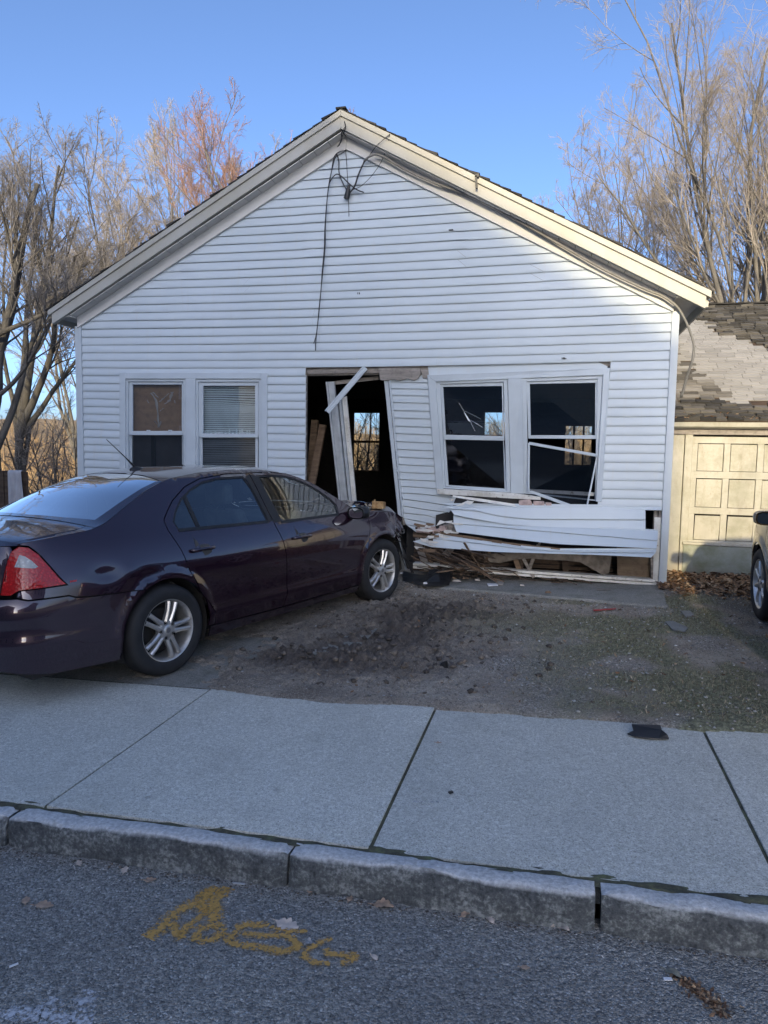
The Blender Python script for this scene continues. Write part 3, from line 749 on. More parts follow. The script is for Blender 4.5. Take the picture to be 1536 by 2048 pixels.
# back windows with muntins
for i, (a, b, c, d_) in enumerate(BH):
    f = MB(); w = .03
    f.box(a, b, YB+.02, YB+.06, c, c+w); f.box(a, b, YB+.02, YB+.06, d_-w, d_); f.box(a, a+w, YB+.02, YB+.06, c+w, d_-w); f.box(b-w, b, YB+.02, YB+.06, c+w, d_-w)
    if i == 0: z = c+(d_-c)*.5; f.box(a+w, b-w, YB+.018, YB+.062, z-.025, z+.025)
    if i == 2:
        for t in (.34, .67): x = a+(b-a)*t; f.box(x-.018, x+.018, YB+.019, YB+.061, c+w, d_-w)
        z = c+(d_-c)*.68; f.box(a+w, b-w, YB+.018, YB+.062, z-.03, z+.03)
    o = f.build('back_window', DARKWOOD, house)
    g = MB(); g.poly([(a, YB+.04, c), (b, YB+.04, c), (b, YB+.04, d_), (a, YB+.04, d_)]); g.build('pane', GLASS, o)

# ---------------------------------------------------------------- windows
def ring(mb, outer, inner, Yf, th, back=None):
    f = (lambda p: Yf(*p)) if callable(Yf) else (lambda p: Yf)
    O = [W(*p, f(p)) for p in outer]; I = [W(*p, f(p)) for p in inner]
    for i in range(4):
        j = (i+1) % 4; mb.slab([O[i], O[j], I[j], I[i]], (0, th, 0))
def quad(mb, q, Yf, th=0):
    f = (lambda p: Yf(*p)) if callable(Yf) else (lambda p: Yf)
    p = [W(*a, f(a)) for a in q]
    if th: mb.slab(p, (0, th, 0))
    else: mb.poly(p)
def R(x0, y0, x1, y1): return [(x0, y0), (x1, y0), (x1, y1), (x0, y1)]
BT = 968                                           # bottom of the left pair (hidden by the car)
cs = MB()                                          # casing of the left pair
quad(cs, R(238.5, 745, 250.5, BT+8), D-.034, .06); quad(cs, R(522, 745.5, 533.5, BT+8), D-.034, .06)
quad(cs, R(250.5, 745, 522, 757.5), D-.034, .06); quad(cs, R(371, 757.5, 390.5, BT), D-.034, .06); quad(cs, R(250.5, BT, 522, BT+8), D-.04, .07)
cs.build('window_casing', TRIM, house, bevel=.004)
def sash_window(ox0, ox1, oy0, oy1, gx0, gx1, gy0, gy1, ry0, ry1, upper_glass, lower_glass):
    f = MB(); ring(f, R(ox0, oy0, ox1, oy1), R(ox0+5, oy0+5.5, ox1-4.5, oy1-4), D-.012, .09)
    fr_ = f.build('window', TRIM, house, bevel=.003)
    u = MB(); ring(u, R(ox0+5.5, oy0+6, ox1-5, ry1+.5), R(gx0, gy0, gx1, gy1), D+.012, .03); u.build('upper_sash', TRIM, fr_, bevel=.003)
    l = MB(); ring(l, R(ox0+6.5, ry0+1, ox1-6, oy1-3), R(gx0-1.2, ry1+1, gx1+.5, oy1-10), D+.043, .03); l.build('lower_sash', TRIM, fr_, bevel=.003)
    for t in (.32, .76): k = MB(); x = gx0+(gx1-gx0)*t; quad(k, R(x-3, ry0-2.6, x+3, ry0), D-.002, .02); k.build('sash_lock', TRIM, fr_)
    g = MB(); quad(g, R(gx0-1, gy0-1, gx1+1, gy1+1), D+.028); g.build('pane', upper_glass, fr_)
    g = MB(); quad(g, R(gx0-2, ry1, gx1+2, oy1-9), D+.058); g.build('pane', lower_glass, fr_)
    return fr_
w1 = sash_window(250.5, 371, 757.5, BT, 264.3, 363.3, 769, 862, 862.5, 869.5, GLASS, SCREEN)
w2 = sash_window(390.5, 522, 758, BT, 405.5, 510, 771.5, 867, 867, 874.5, GLASS, SCREEN)
BOARD = m_wood('brown_board', (.17, .09, .042), (.25, .14, .07), 1.5)
b = MB(); quad(b, R(258, 762, 371, 872), D+.085, .01); b.build('cover_board', BOARD, w1)
b = MB(); quad(b, R(258, 866, 373, BT), D+.115, .01); b.build('dark_cover', plain('dark_grey_board', (.09, .08, .078), .8, var=.2), w1)
PLAST = Mat('crumpled_clear_plastic'); PLAST.color((.42, .38, .34)); PLAST.set(roughness=.3, alpha=.55); PLAST = PLAST.m
b = MB(); r_ = random.Random(4)
def smear(pts, w):
    P = resamp(pts, 9); L_, R_ = [], []
    for i, p in enumerate(P):
        ww = w*(.4+r_.random()); L_.append(W(p[0]-ww+r_.uniform(-1, 1), p[1], D+.078-.010*r_.random())); R_.append(W(p[0]+ww, p[1]+r_.uniform(-1, 1), D+.078-.010*r_.random()))
    b.grid([L_, [(x+y)/2-np.array([0, .012*r_.random(), 0]) for x, y in zip(L_, R_)], R_])
smear([(302, 786), (312, 800), (316, 830), (317, 855)], 2.4); smear([(345, 784), (340, 800), (330, 808)], 2.6); smear([(306, 784), (316, 795)], 1.6)
smear([(294, 800), (297, 806)], 1.5); smear([(318, 804), (328, 796), (338, 786)], 1.8); smear([(309, 842), (318, 854), (322, 842)], 1.3); smear([(320, 822), (328, 816)], 1.2); smear([(349, 800), (350, 806)], 1.2)
b.build('crumpled_plastic', PLAST, w1, smooth=True)
SLAT = plain('blind_slats', (.66, .72, .74), .5, var=.08)
b = MB(); nsl = 46
for i in range(nsl):
    y = 775+i*4.1; sagl = 4.5*math.exp(-((i-7)/4.0)**2)
    row = []
    for j in range(9):
        t = j/8; x = 400+t*118; yy = y+sagl*(t if t > .35 else .35)*1.3+(1.0*math.sin(t*3.1+i) if i > 20 else 0)*.4
        p = W(x, yy, D+.088); row.append((p+np.array([0, 0, .011]), p+np.array([0, .012, -.009])))
    b.grid(row)
b.build('blind', SLAT, w2)
for i in range(14):
    b = MB(); x = 408+i*7+r_.uniform(-2, 2); y = 866-r_.uniform(3, 9); quad(b, [(x, y), (x+r_.uniform(1.5, 3.5), y+1), (x+r_.uniform(1, 4), 868), (x-1, 868)], D+.082, .002); b.build('broken_slat', SLAT, w2)
bk = MB(); quad(bk, R(390, 757, 526, 980), D+.19, .01); bk.build('dark_backing', plain('dim_room', (.05, .055, .06), .9), w2)

# ---- the racked pair on the right
YW = lambda px, py: D-.03+.30*np.clip((1215-px)/350, 0, 1.1)*np.clip((py-742)/260, 0, 1.1)
off = lambda d: (lambda px, py: YW(px, py)+d)
rw = MB()
quad(rw, [(854.5, 749.5), (871, 763.5), (886.5, 977), (873.6, 987)], YW, .06)           # left casing
quad(rw, [(854.5, 749.5), (1220, 735.3), (1207, 750), (871, 763.5)], YW, .06)           # head casing
quad(rw, [(1015.5, 757.5), (1044, 756), (1047.5, 987.5), (1022, 986)], off(.004), .06)     # mullion
quad(rw, [(1206.5, 749.5), (1220, 735.3), (1204, 1004), (1191.5, 1003)], off(-.01), .05)  # right casing, hanging loose
rw.build('window_casing', TRIM, house, bevel=.004, label='racked white casing around the pair of broken windows')
sl_ = MB(); quad(sl_, [(873, 977.5), (1022, 986), (1081, 994), (1081, 1000), (1022, 997), (874, 988)], off(-.03), .08); sl_.build('window_sill', DTRIM, house, bevel=.003)
f = MB(); ring(f, [(871.5, 764), (1015, 758), (1021.5, 985), (886.5, 976.5)], [(880.5, 768), (1007, 763.5), (1013, 983), (890, 973.5)], off(.022), .09)
fa = f.build('window', TRIM, house, bevel=.003, label='left window of the racked pair, frame sheared to the right')
f = MB(); ring(f, [(881, 768.5), (1006, 764.5), (1009, 881), (887, 879)], [(886, 773.5), (1003.5, 772), (1005.3, 872.5), (891.3, 869.5)], off(.045), .03); f.build('upper_sash', TRIM, fa, bevel=.003)
f = MB(); ring(f, [(885.5, 871), (1007, 874), (1015, 984), (888, 972)], [(890.5, 878.5), (1006.2, 881.5), (1009, 977.5), (897, 970.3)], off(.075), .03); f.build('lower_sash', TRIM, fa, bevel=.003)
g = MB(); quad(g, [(885, 773), (1005, 771), (1006, 873), (890, 870)], off(.06)); g.build('pane', GLASS, fa)
g = MB(); quad(g, [(890, 878), (1007, 881), (1010, 978), (896, 971)], off(.09)); g.build('pane', SCREEN, fa)
# crack in the upper pane
CRACK = plain('glass_crack', (.75, .78, .8), .3)
g = MB(); quad(g, [(928, 825), (930, 826), (941, 844), (936, 841)], off(.052), .002)
for a, c in (((930, 822), (962, 838)), ((941, 840), (966, 855)), ((928, 824), (944, 846)), ((944, 842), (955, 848)), ((941, 844), (950, 862)), ((929, 824), (918, 806))): g.bar(W(*a, YW(*a)+.053), W(*c, YW(*c)+.053), .0022, .001, (0, 1, 0))
g.build('crack', CRACK, fa)
f = MB(); ring(f, [(1044, 756), (1206.5, 749.5), (1191, 1002), (1047.5, 987)], [(1053, 763), (1195, 757.5), (1190, 1000), (1056, 985)], off(.022), .09)
fb = f.build('window', TRIM, house, bevel=.003, label='right window of the racked pair, its lower sash broken out of the frame')
f = MB(); ring(f, [(1053, 762.5), (1197, 757), (1195, 878), (1056.5, 877)], [(1059.6, 768), (1190.7, 765.5), (1190, 870.5), (1061.5, 870.5)], off(.045), .03); f.build('upper_sash', TRIM, fb, bevel=.003)
g = MB(); quad(g, [(1058, 767), (1192, 764), (1191, 872), (1060, 872)], off(.06)); g.build('pane', GLASS, fb)
f = MB()
for a, c, w in (((1058, 886.5), (1195, 911), .032), ((1056, 981), (1142, 1012), .034), ((1194, 914), (1174, 1012), .018), ((1058, 886), (1057, 981), .022)):
    f.bar(W(*a, YW(*a)+.03), W(*c, YW(*c)-.02), w, .03, (0, 1, 0))
f.build('broken_sash', TRIM, fb, bevel=.003, label='lower sash racked into a diamond and hanging out of its frame')
g = MB(); quad(g, [(1060, 893), (1192, 915), (1176, 1008), (1140, 1010), (1060, 982)], off(.012)); g.build('pane', SCREEN, fb)
f = MB(); quad(f, [(1058, 978), (1190, 985), (1188, 992), (1058, 984)], off(.10), .05); f.build('inner_sill', DTRIM, fb)

# ---- the wrecked doorway
hb = MB(); quad(hb, [(613, 737.5), (763, 735), (763, 745.5), (613, 748)], D+.02, .12); quad(hb, [(613, 748), (757, 745.5), (757, 749), (613, 751.5)], D+.05, .1)
hb.build('door_header', GREYWOOD, house, bevel=.004)
hb = MB(); P = [(757, 736), (800, 735), (841, 736), (841, 748), (836, 757), (828, 761), (815, 757), (800, 761), (785, 759), (770, 761), (760, 760)]
quad(hb, P, D-.01, .11); hb.build('broken_lintel', GREYWOOD, house, bevel=.004, label='splintered grey lintel sticking out over the right door jamb')
hb = MB(); quad(hb, [(841, 737), (856, 737), (858, 756), (846, 757)], D+.0, .05); hb.build('exposed_sheathing', GREYWOOD, house)
jb = MB(); quad(jb, [(768, 761), (776, 760), (803, 1034), (796, 1032)], lambda x, y: Y7(x, y)-.02, .12); quad(jb, [(777, 760), (781, 760), (807, 1034), (804, 1034)], lambda x, y: Y7(x, y)-.03, .04)
jb.build('door_jamb', TRIM, house, bevel=.003, label='right door jamb leaning in at the bottom')
JAMBP = m_chip = plain('shaded_chipped_paint', (.40, .42, .43), .7, var=.18, scale=9, bump=.3, bscale=30)  # white jamb paint greyed so its colour carries the shade on it
jb = MB()
YJ = lambda px, py: D+.10+.25*np.clip((py-760)/250, 0, 1)
quad(jb, [(651, 763.5), (655, 763.5), (681, 1000), (677, 1000)], lambda x, y: YJ(x, y)-.01, .05); quad(jb, [(655.5, 763.5), (668, 763.5), (690, 1008), (681.5, 1000)], lambda x, y: YJ(x, y)+.012, .05); quad(jb, [(668, 800), (674, 800), (695, 1008), (690, 1008)], lambda x, y: YJ(x, y)-.012, .05)
quad(jb, [(676, 790), (681, 790), (703, 1008), (698, 1008)], lambda x, y: YJ(x, y)+.01, .12)
jb.build('door_frame', JAMBP, house, bevel=.003, label='left side of the torn-out door frame, chipped white paint, leaning inwards')
jb = MB(); quad(jb, [(684, 796), (693, 792), (713, 1008), (704, 1008)], lambda x, y: YJ(x, y)+.06, .03); quad(jb, [(697, 895), (700.5, 895), (701.5, 912), (698, 912)], lambda x, y: YJ(x, y)+.055, .01)
jb.build('door_stop', DTRIM, house, bevel=.003)
jb = MB(); quad(jb, [(655, 764), (757, 752), (757, 759), (655, 771)], D+.16, .04); jb.build('inner_header', GREYWOOD, house)
hb = MB(); quad(hb, [(856, 733), (1195, 723), (1215, 733), (1215, 740), (856, 753)], D+.016, .006); hb.build('siding_strip', SIDING, house)
tr = MB(); A_, B_ = W(731, 735, D-.05), W(654.5, 824, D-.12); tr.bar(A_, B_, .065, .02, (0, -1, 0)); tr.bar(A_+np.array([-.022, -.016, .012]), B_+np.array([-.022, -.016, .012]), .014, .016, (0, -1, 0)); tr.bar(A_+np.array([.012, -.012, -.006]), B_+np.array([.012, -.012, -.006]), .01, .01, (0, -1, 0))
tr.build('door_casing', TRIM, house, bevel=.002, label='strip of white door casing hanging diagonally across the doorway')
for p_, q_ in ((W(646, 850, D+.5), W(624, 968, D+.35)), (W(630, 840, D+.8), W(619, 970, D+.75))): st = MB(); st.bar(p_, q_, .09, .04, (0, -1, 0)); st.build('wall_stud', WOOD, house)

# ---- torn lower wall
YU = lambda px, py: D-.075-.05*np.clip((py-1015)/50, 0, 1)
up_ = MB(); panel(up_, [[(893, 1013.5), (1100, 1013.5), (1204, 1012), (1291, 1021)], [(900, 1017), (952, 1021), (1000, 1032), (1060, 1038), (1291, 1039)], [(908, 1029), (940, 1036), (1016, 1049), (1110, 1055), (1291, 1058)]], YU, 22)
up_.slab([W(*p, D-.08) for p in ((884, 1014.5), (1204, 1011.5), (1204, 1014), (890, 1018))], (0, .03, 0))
up_.build('loose_siding', SIDING, house, smooth=True, auto=25, label='torn sheet of two siding courses bowed out under the windows')
sg = MB(); panel(sg, [[(890, 1008), (1323, 1012)], [(1020, 1019.5), (1204, 1019), (1323, 1020.5)]], lambda x, y: D-.01, 6); 
sg.build('siding', SIDING, house, smooth=True, auto=25)
YM = lambda px, py: D-.06-.34*np.clip((py-1035)/80, 0, 1.05)*np.clip((px-760)/330, .25, 1)
mid = [[(907, 1031), (1016, 1047), (1110, 1053), (1316, 1061)], [(907, 1046), (1016, 1056), (1110, 1064), (1315, 1081)], [(913, 1064), (1016, 1077), (1110, 1088), (1313, 1097)]]
lo_ = MB(); panel(lo_, mid, YM, 24, .012)
panel(lo_, [[(873, 1067), (960, 1080), (1050, 1094), (1110, 1099), (1313, 1099)], [(852, 1075), (960, 1087), (1050, 1098), (1150, 1104), (1311, 1105)], [(826, 1083), (860, 1094), (990, 1104), (1080, 1106.5), (1200, 1110), (1302, 1115)]], YM, 26, .012)
lo_.build('loose_siding', SIDING, house, smooth=True, auto=25, label='large sheet of siding courses kicked out at the bottom above the wreckage')
nf = MB()
for pl, w in (([(868, 1064), (905, 1070), (960, 1078), (1040, 1090), (1120, 1098)], .035), ([(826, 1071), (850, 1073), (880, 1082)], .03)):
    P = resamp(pl, 14)
    for a, c in zip(P[:-1], P[1:]): nf.bar(W(*a, YM(*a)+.01), W(*c, YM(*c)+.01), w*random.uniform(.5, 1), .006, (0, 1, 0))
nf.build('split_lath', WOOD, house)
fl_ = MB()
panel(fl_, [[(905, 992), (960, 999), (1030, 1010)], [(905, 994), (960, 1003), (1035, 1014)]], lambda x, y: D-.05, 8)
fl_.build('nail_flange', DTRIM, house)
rag = MB()
for pl in ([(897, 999), (910, 997), (905, 1003)], [(911, 1012), (935, 1001), (948, 1003), (940, 1010), (930, 1006), (926, 1011)], [(872, 1052), (880, 1040), (889, 1043), (905, 1041), (903, 1047), (890, 1045)], [(826, 1060), (846, 1056), (868, 1061), (858, 1064)], [(840, 1076), (862, 1081), (860, 1087), (843, 1083)], [(876, 1066), (905, 1076), (896, 1081), (880, 1074)], [(828, 1092), (850, 1096), (852, 1101), (832, 1098)]):
    rag = MB(); quad(rag, pl, D-.14, .004); rag.build('torn_siding_scrap', DTRIM, house)
gap = MB(); quad(gap, [(915, 994), (1083, 996), (1090, 1018), (905, 1012)], D+.12, .01); quad(gap, [(872, 1030), (912, 1020), (912, 1072), (870, 1068)], D+.3, .01); gap.build('cavity_shade', DARK, house)  # dark sheets set in the gaps to paint their shade
ins = MB()
for q in ([(1037, 1001), (1060, 999), (1066, 1011), (1038, 1012)], [(1066, 1002), (1088, 1003), (1090, 1012), (1067, 1013)], [(1090, 1005), (1103, 1006), (1104, 1013), (1092, 1013)]): quad(ins, q, D-.0, .08)
ins.build('insulation', INSUL, house, bevel=.01)
for q_, a_, t_ in (([(886, 1050), (912, 1047), (913, 1063), (888, 1066)], D+.02, .1), ([(1308, 1021), (1316, 1021), (1313, 1058), (1306, 1058)], D+.03, .08), ([(1301, 1112), (1315, 1060), (1318, 1022), (1324, 1022), (1314, 1168), (1303, 1164)], D+.015, .09)):
    st = MB(); quad(st, q_, a_, t_); st.build('wall_stud', GREYWOOD, house)
po = MB(); quad(po, [(1309, 1035), (1323, 1035), (1316, 1168), (1306, 1166)], D+.004, .05); po.build('corner_post', DTRIM, house)
pl_ = MB(); quad(pl_, [(1234, 1095), (1300, 1095), (1303, 1165), (1235, 1161)], D+.12, .015); pl_.build('plywood_panel', PLYWOOD, house)
pl_ = MB(); quad(pl_, [(965, 1108), (1225, 1100), (1218, 1146), (1205, 1150), (1190, 1141), (1176, 1133), (1160, 1124), (1130, 1121), (1100, 1120), (1060, 1117), (1030, 1119), (1000, 1126), (972, 1124)], D+.05, .02)
pl_.build('hanging_plaster', plain('dirty_plaster', (.20, .17, .14), .95, var=.4, scale=12, bump=.5), house)
sp = MB()
quad(sp, [(826, 1126), (1312, 1160), (1312, 1165), (826, 1131)], D-.03, .14); quad(sp, [(826, 1132), (1312, 1166.5), (1312, 1172), (826, 1136.5)], D-.012, .12)
sp.build('sill_plate', DTRIM, house, bevel=.004)
jo = MB()
for i in range(7): jo.box(-1.75, 1.08, D+.30+i*.018, D+.312+i*.018, .12+i*.055, .165+i*.055)
jk = MB(); jk.box(-1.9, 1.1, D+.62, D+.66, .0, 1.15); jk.build('cavity_shade', DARK, house)  # dark back sheet standing in for the shade inside the broken wall
for px in (1125, 1196, 1052): quad(jo, [(px, 1105), (px+12, 1105), (px+12, 1158), (px, 1156)], D+.2, .06)
quad(jo, [(1040, 1112), (1047, 1112), (1046, 1143), (1041, 1143)], D+.06, .02)
quad(jo, [(830, 1055), (866, 1054), (878, 1060), (866, 1067), (832, 1062)], D+.0, .06)
quad(jo, [(826, 1064), (905, 1064), (905, 1072), (826, 1076)], D-.01, .04)
jo.build('broken_framing', DARKWOOD, house)
mk = MB(); quad(mk, [(1122, 716), (1128, 714.5), (1134, 717), (1128, 718.5)], D-.03, .003); mk.build('siding_hole_shade', BLACK, house)  # black patch on the siding paints the shade of a small hole
mk = MB(); quad(mk, [(897, 459), (906, 458), (907, 460.5), (898, 461)], D-.03, .01); mk.build('siding_mark', BLACK, house); mk = MB(); quad(mk, [(717, 585), (719, 584), (720, 588), (718, 589)], D-.02, .002); mk.build('siding_mark', BLACK, house); mk = MB(); quad(mk, [(714, 586), (715.5, 584), (716, 590)], D-.02, .002)
mk.build('siding_mark', BLACK, house)

for i in range(16):
    cx_, cy_ = random.Random(i*5+1).uniform(828, 905), random.Random(i*5+2).uniform(1042, 1098); r9 = random.Random(i*5+3)
    L9, h9, a9 = r9.uniform(8, 34), r9.uniform(1.5, 5), r9.uniform(-.05, .4)
    q9 = [(cx_, cy_), (cx_+L9, cy_+a9*L9*.6), (cx_+L9*r9.uniform(.8, 1.05), cy_+a9*L9*.6+h9), (cx_+L9*.3, cy_+a9*L9*.3+h9*1.5), (cx_-2, cy_+h9*.8)]
    rag = MB(); quad(rag, q9, D-.10-.2*r9.random(), .006); rag.build('torn_siding_scrap' if i % 2 else 'split_board', DTRIM if i % 2 else (WOOD if i % 4 else DARKWOOD), house)
r8 = random.Random(77)
for i in range(12):
    x8 = r8.uniform(-1.55, -.1); L8 = r8.uniform(.25, .6); a8 = r8.uniform(-.5, .5)
    p8 = np.array([x8, D-.02+r8.uniform(-.12, .12), .17]); q8 = p8+np.array([math.sin(a8)*L8, r8.uniform(.0, .2), abs(math.cos(a8))*L8*.75])
    b8 = MB(); w8 = r8.uniform(.03, .09); b8.bar(p8, q8*.85+p8*.15, w8, .018, (0, 1, 0)); b8.bar(q8*.84+p8*.16, q8, w8*.35, .012, (0, 1, 0)); b8.bar(q8*.84+p8*.16+np.array([w8*.3, 0, 0]), q8*.93+p8*.07+np.array([w8*.3, 0, 0]), w8*.25, .01, (0, 1, 0)); b8.build('split_board', (WOOD, DARKWOOD, GREYWOOD)[i % 3], house)
ins = MB()
for i in range(5):
    c8 = W(840+i*11, 1060+6*math.sin(i*3), D-.06); ins.hexa([c8+np.array([-.05, 0, -.03]), c8+np.array([.05, 0, -.035]), c8+np.array([.06, .07, -.03]), c8+np.array([-.04, .07, -.03])], [c8+np.array([-.03, .01, .03]), c8+np.array([.035, .0, .022]), c8+np.array([.04, .06, .03]), c8+np.array([-.03, .06, .02])])
ins.build('insulation', INSUL, house)
# splintered laths in the pile, each its own piece
rl = random.Random(11)
for i in range(58):
    cx = rl.uniform(-1.5, -.62) if i < 48 else rl.uniform(-.7, .35); t = (cx+1.5)/.9
    cy = D-.02+rl.uniform(-.34, .1); zg = .155+max(0, rl.gauss(.05, .09)); zg = max(.14, min(.5, zg+.15*rl.random()*(1-t) if i < 48 else .15+.03*rl.random()))
    L = rl.uniform(.18, .62)*(1 if i < 48 else .4); an = rl.gauss(.25 if t > .3 else -.05, .4); el = rl.gauss(-.22, .2)
    d = Vector((math.cos(an)*math.cos(el), math.sin(an)*.5, math.sin(el))).normalized()*L/2
    b = MB(); w0 = rl.uniform(.012, .04); th = rl.uniform(.006, .014)
    a = np.array([-d.x, -d.y, -d.z]); e = -a; mid_ = np.array([rl.gauss(0, .012), rl.gauss(0, .012), rl.gauss(0, .008)])
    b.bar(a, mid_, w0, th); b.bar(mid_, e*.92, w0*.8, th); b.bar(e*.9, e, w0*.3, th*.6)
    zmin = min(v[2] for v in b.v)
    o = b.build('splintered_lath', DARKWOOD if rl.random() < .55 else WOOD); o.location = (cx, cy, max(zg, .145-zmin))
    if i < 48: tag(o, 'brown splintered lath in the heap under the torn siding, right of the car', 'lath', 'laths heaped under the torn siding')
    else: tag(o, 'short wood splinter lying along the white sill in front of the cavity', 'splinter', 'splinters lying along the sill')

# ---- service cables
def cable(name, runs, label, mat=CABLE, group=None):
    b = MB()
    for pts, r in runs:
        P = np.array([W(x, y, Y) for x, y, Y in pts]); t = np.linspace(0, len(P)-1, (len(P)-1)*5+1); Q = []
        for u in t:                                # Catmull-Rom
            i = min(int(u), len(P)-2); f = u-i; p0, p1, p2, p3 = P[max(i-1, 0)], P[i], P[i+1], P[min(i+2, len(P)-1)]
            Q.append(.5*((2*p1)+(-p0+p2)*f+(2*p0-5*p1+4*p2-p3)*f*f+(-p0+3*p1-3*p2+p3)*f**3))
        b.tube(Q, r, 6)
    o = b.build(name, mat, smooth=True); c = Vector(b.v[0]); o.data.transform(Matrix.Translation(-c)); o.location = c
    return tag(o, label, 'cable', group)
f4 = lambda x, y, Y: (600+x/3.84, 200+y/3.84, Y)
yc = D-.05
cable('hanging_cable', [([f4(355, 385, yc), f4(300, 400, yc-.03), f4(262, 440, yc-.03), f4(240, 560, yc-.02), f4(215, 700, yc-.02), f4(200, 850, yc), f4(190, 1000, yc), f4(187, 1130, yc), f4(172, 1300, yc), f4(158, 1500, yc), f4(140, 1680, yc), f4(122, 1850, yc), f4(120, 1925, yc)], .006),
    ([f4(285, 415, yc), f4(262, 470, yc-.02), f4(222, 640, yc), f4(208, 780, yc-.01), f4(196, 960, yc-.01), f4(192, 1150, yc), f4(165, 1420, yc-.01), f4(150, 1560, yc), f4(128, 1780, yc), f4(106, 1870, yc)], .005)],
    'black twisted cable hanging straight down the gable siding to just above the doorway')
cable('gable_wires', [([f4(285, 420, yc-.02), f4(298, 470, yc-.02), f4(300, 560, yc-.03), f4(330, 640, yc-.03), f4(365, 700, yc-.02)], .007), ([f4(222, 640, yc-.01), f4(270, 575, yc-.03), f4(310, 580, yc-.03), f4(380, 645, yc-.03), f4(430, 685, yc-.03), f4(490, 710, yc-.03)], .007),
    ([f4(350, 385, yc), f4(358, 480, yc-.01), f4(365, 600, yc-.02), f4(372, 740, yc-.02), f4(376, 895, yc-.01)], .004), ([f4(495, 470, yc-.01), f4(450, 570, yc-.03), f4(420, 660, yc-.04), f4(385, 710, yc-.03)], .010),
    ([f4(690, 262, 8.16), f4(640, 440, yc-.06), f4(560, 570, yc-.05), f4(470, 660, yc-.04), f4(400, 690, yc-.03)], .004), ([f4(690, 262, 8.16), f4(590, 350, 8.18), f4(545, 410, 8.26), f4(495, 470, yc)], .004),
    ([f4(340, 165, 8.17), f4(350, 210, 8.17), f4(325, 280, 8.24), f4(300, 350, 8.25)], .006), ([f4(352, 200, 8.17), f4(320, 250, 8.18), f4(318, 310, 8.26), f4(288, 360, 8.3)], .006)],
    'tangle of black service wires and clamps under the gable peak')
b = MB(); p = W(695, 388, D-.06); b.lathe([(.0, -.06), (.028, -.055), (.034, 0), (.026, .03), (.03, .05), (0, .06)], p, (.15, 0, 1), (1, 0, 0), 10); b.bar(p+np.array([-.03, -.0, -.05]), p+np.array([.02, 0, .1]), .03, .03)
o = b.build('wire_clamp', BLACK, smooth=True, auto=40); tag(o, 'black wire clamp dangling in the cable tangle under the gable peak', 'clamp')
f1 = lambda x, y, Y: (1050+x/3.84, 560+y/3.84, Y)
cable('rake_cable', [([f4(495, 470, yc), f4(540, 430, 8.28), f4(620, 425, 8.28), f4(800, 530, 8.3), f4(1040, 640, 8.3), (960, 400, 8.3), (1100, 478, 8.3), (1200, 535, 8.3), f1(900, 60, 8.3), f1(1050, 120, 8.3), f1(1140, 180, 8.3), f1(1190, 235, 8.33), f1(1245, 340, 8.36), f1(1285, 450, 8.4), f1(1298, 520, 8.42), f1(1285, 620, 8.45), f1(1255, 710, 8.5), (1362, 795, 8.6)], .014)],
    'thick grey service cable running down under the right rake and looping round the house corner', GREYCABLE)
# dark clip on the rake board
b = MB(); b.bar(W(952, 352, 8.15), W(953.5, 377, 8.15), .022, .03, (0, 1, 0)); b.bar(W(950, 352, 8.15), W(958, 351, 8.15), .03, .03, (0, 1, 0)); o = b.build('rake_clip', BLACK)
tag(o, 'small dark metal clip hooked over the sunlit right rake board', 'clip')
# ================================================================== GARAGE
YG = 9.1
garage = empty('garage', (2.7, YG, .2), 'small old cream garage with a patchy shingle roof, behind the house corner', 'garage')
def m_cream(name, base, dirt, green=.0, streak=.5):
    m = Mat(name)
    n = m.noise(2.2, 6, .65, stretch=(1, 1, .45)); c = m.mix(m.fr(n, .42, .75), base, tuple(x*.74 for x in base))
    s = m.fr(m.noise(9, 5, .7, stretch=(1, 1, .35)), .52, .75); c = m.mix(m.math('MULTIPLY', s, streak), c, dirt)
    if green:
        g = m.fr(m.noise(3.2, 6, .7, stretch=(1, 1, 1.3)), .42, .66); c = m.mix(m.math('MULTIPLY', g, green), c, (.16, .17, .085))
    z = m.sep()[2]; low = m.fr(m.math('ADD', z, m.math('MULTIPLY', m.noise(9, 4), .5)), .62, .30)
    c = m.mix(m.math('MULTIPLY', low, .55), c, (.16, .10, .055))
    f = m.fr(m.noise(32, 3), .64, .72); c = m.mix(m.math('MULTIPLY', f, .4), c, (.26, .22, .16))
    m.color(c); m.set(roughness=.7); m.bump(m.noise(45, 4, .6), .25, .005); return m.m
CREAM = m_cream('peeling_cream_paint', (.46, .432, .365), (.22, .175, .095), .30, .45)
CREAMP = m_cream('cream_panel_paint', (.45, .42, .35), (.20, .165, .085), .40, .5)
GREENB = m_cream('mildewed_board', (.30, .315, .27), (.19, .20, .15), .8, .4)
zt = W(1400, 868, YG)[2]; zb = .12
xj0, xj1 = W(1338, 1000, YG)[0], W(1379, 1000, YG)[0]
XR = 4.4
for bx_ in ((xj0-.25, xj0+.14, YG+.0, YG+.12, zb, zt), (xj0+.145, xj1, YG-.02, YG+.12, zb, zt), (XR, XR+.35, YG, YG+.12, zb, zt)):
    b = MB(); b.box(*bx_); b.build('door_post', CREAM, garage, bevel=.006)
for bx_ in ((xj0-.25, xj0-.17, YG+.12, YG+5.8, 0, zt), (XR+.27, XR+.35, YG+.12, YG+5.8, 0, zt), (xj0-.25, XR+.35, YG+5.8, YG+5.9, 0, zt)):
    b = MB(); b.box(*bx_); b.build('wall', CREAM, garage)
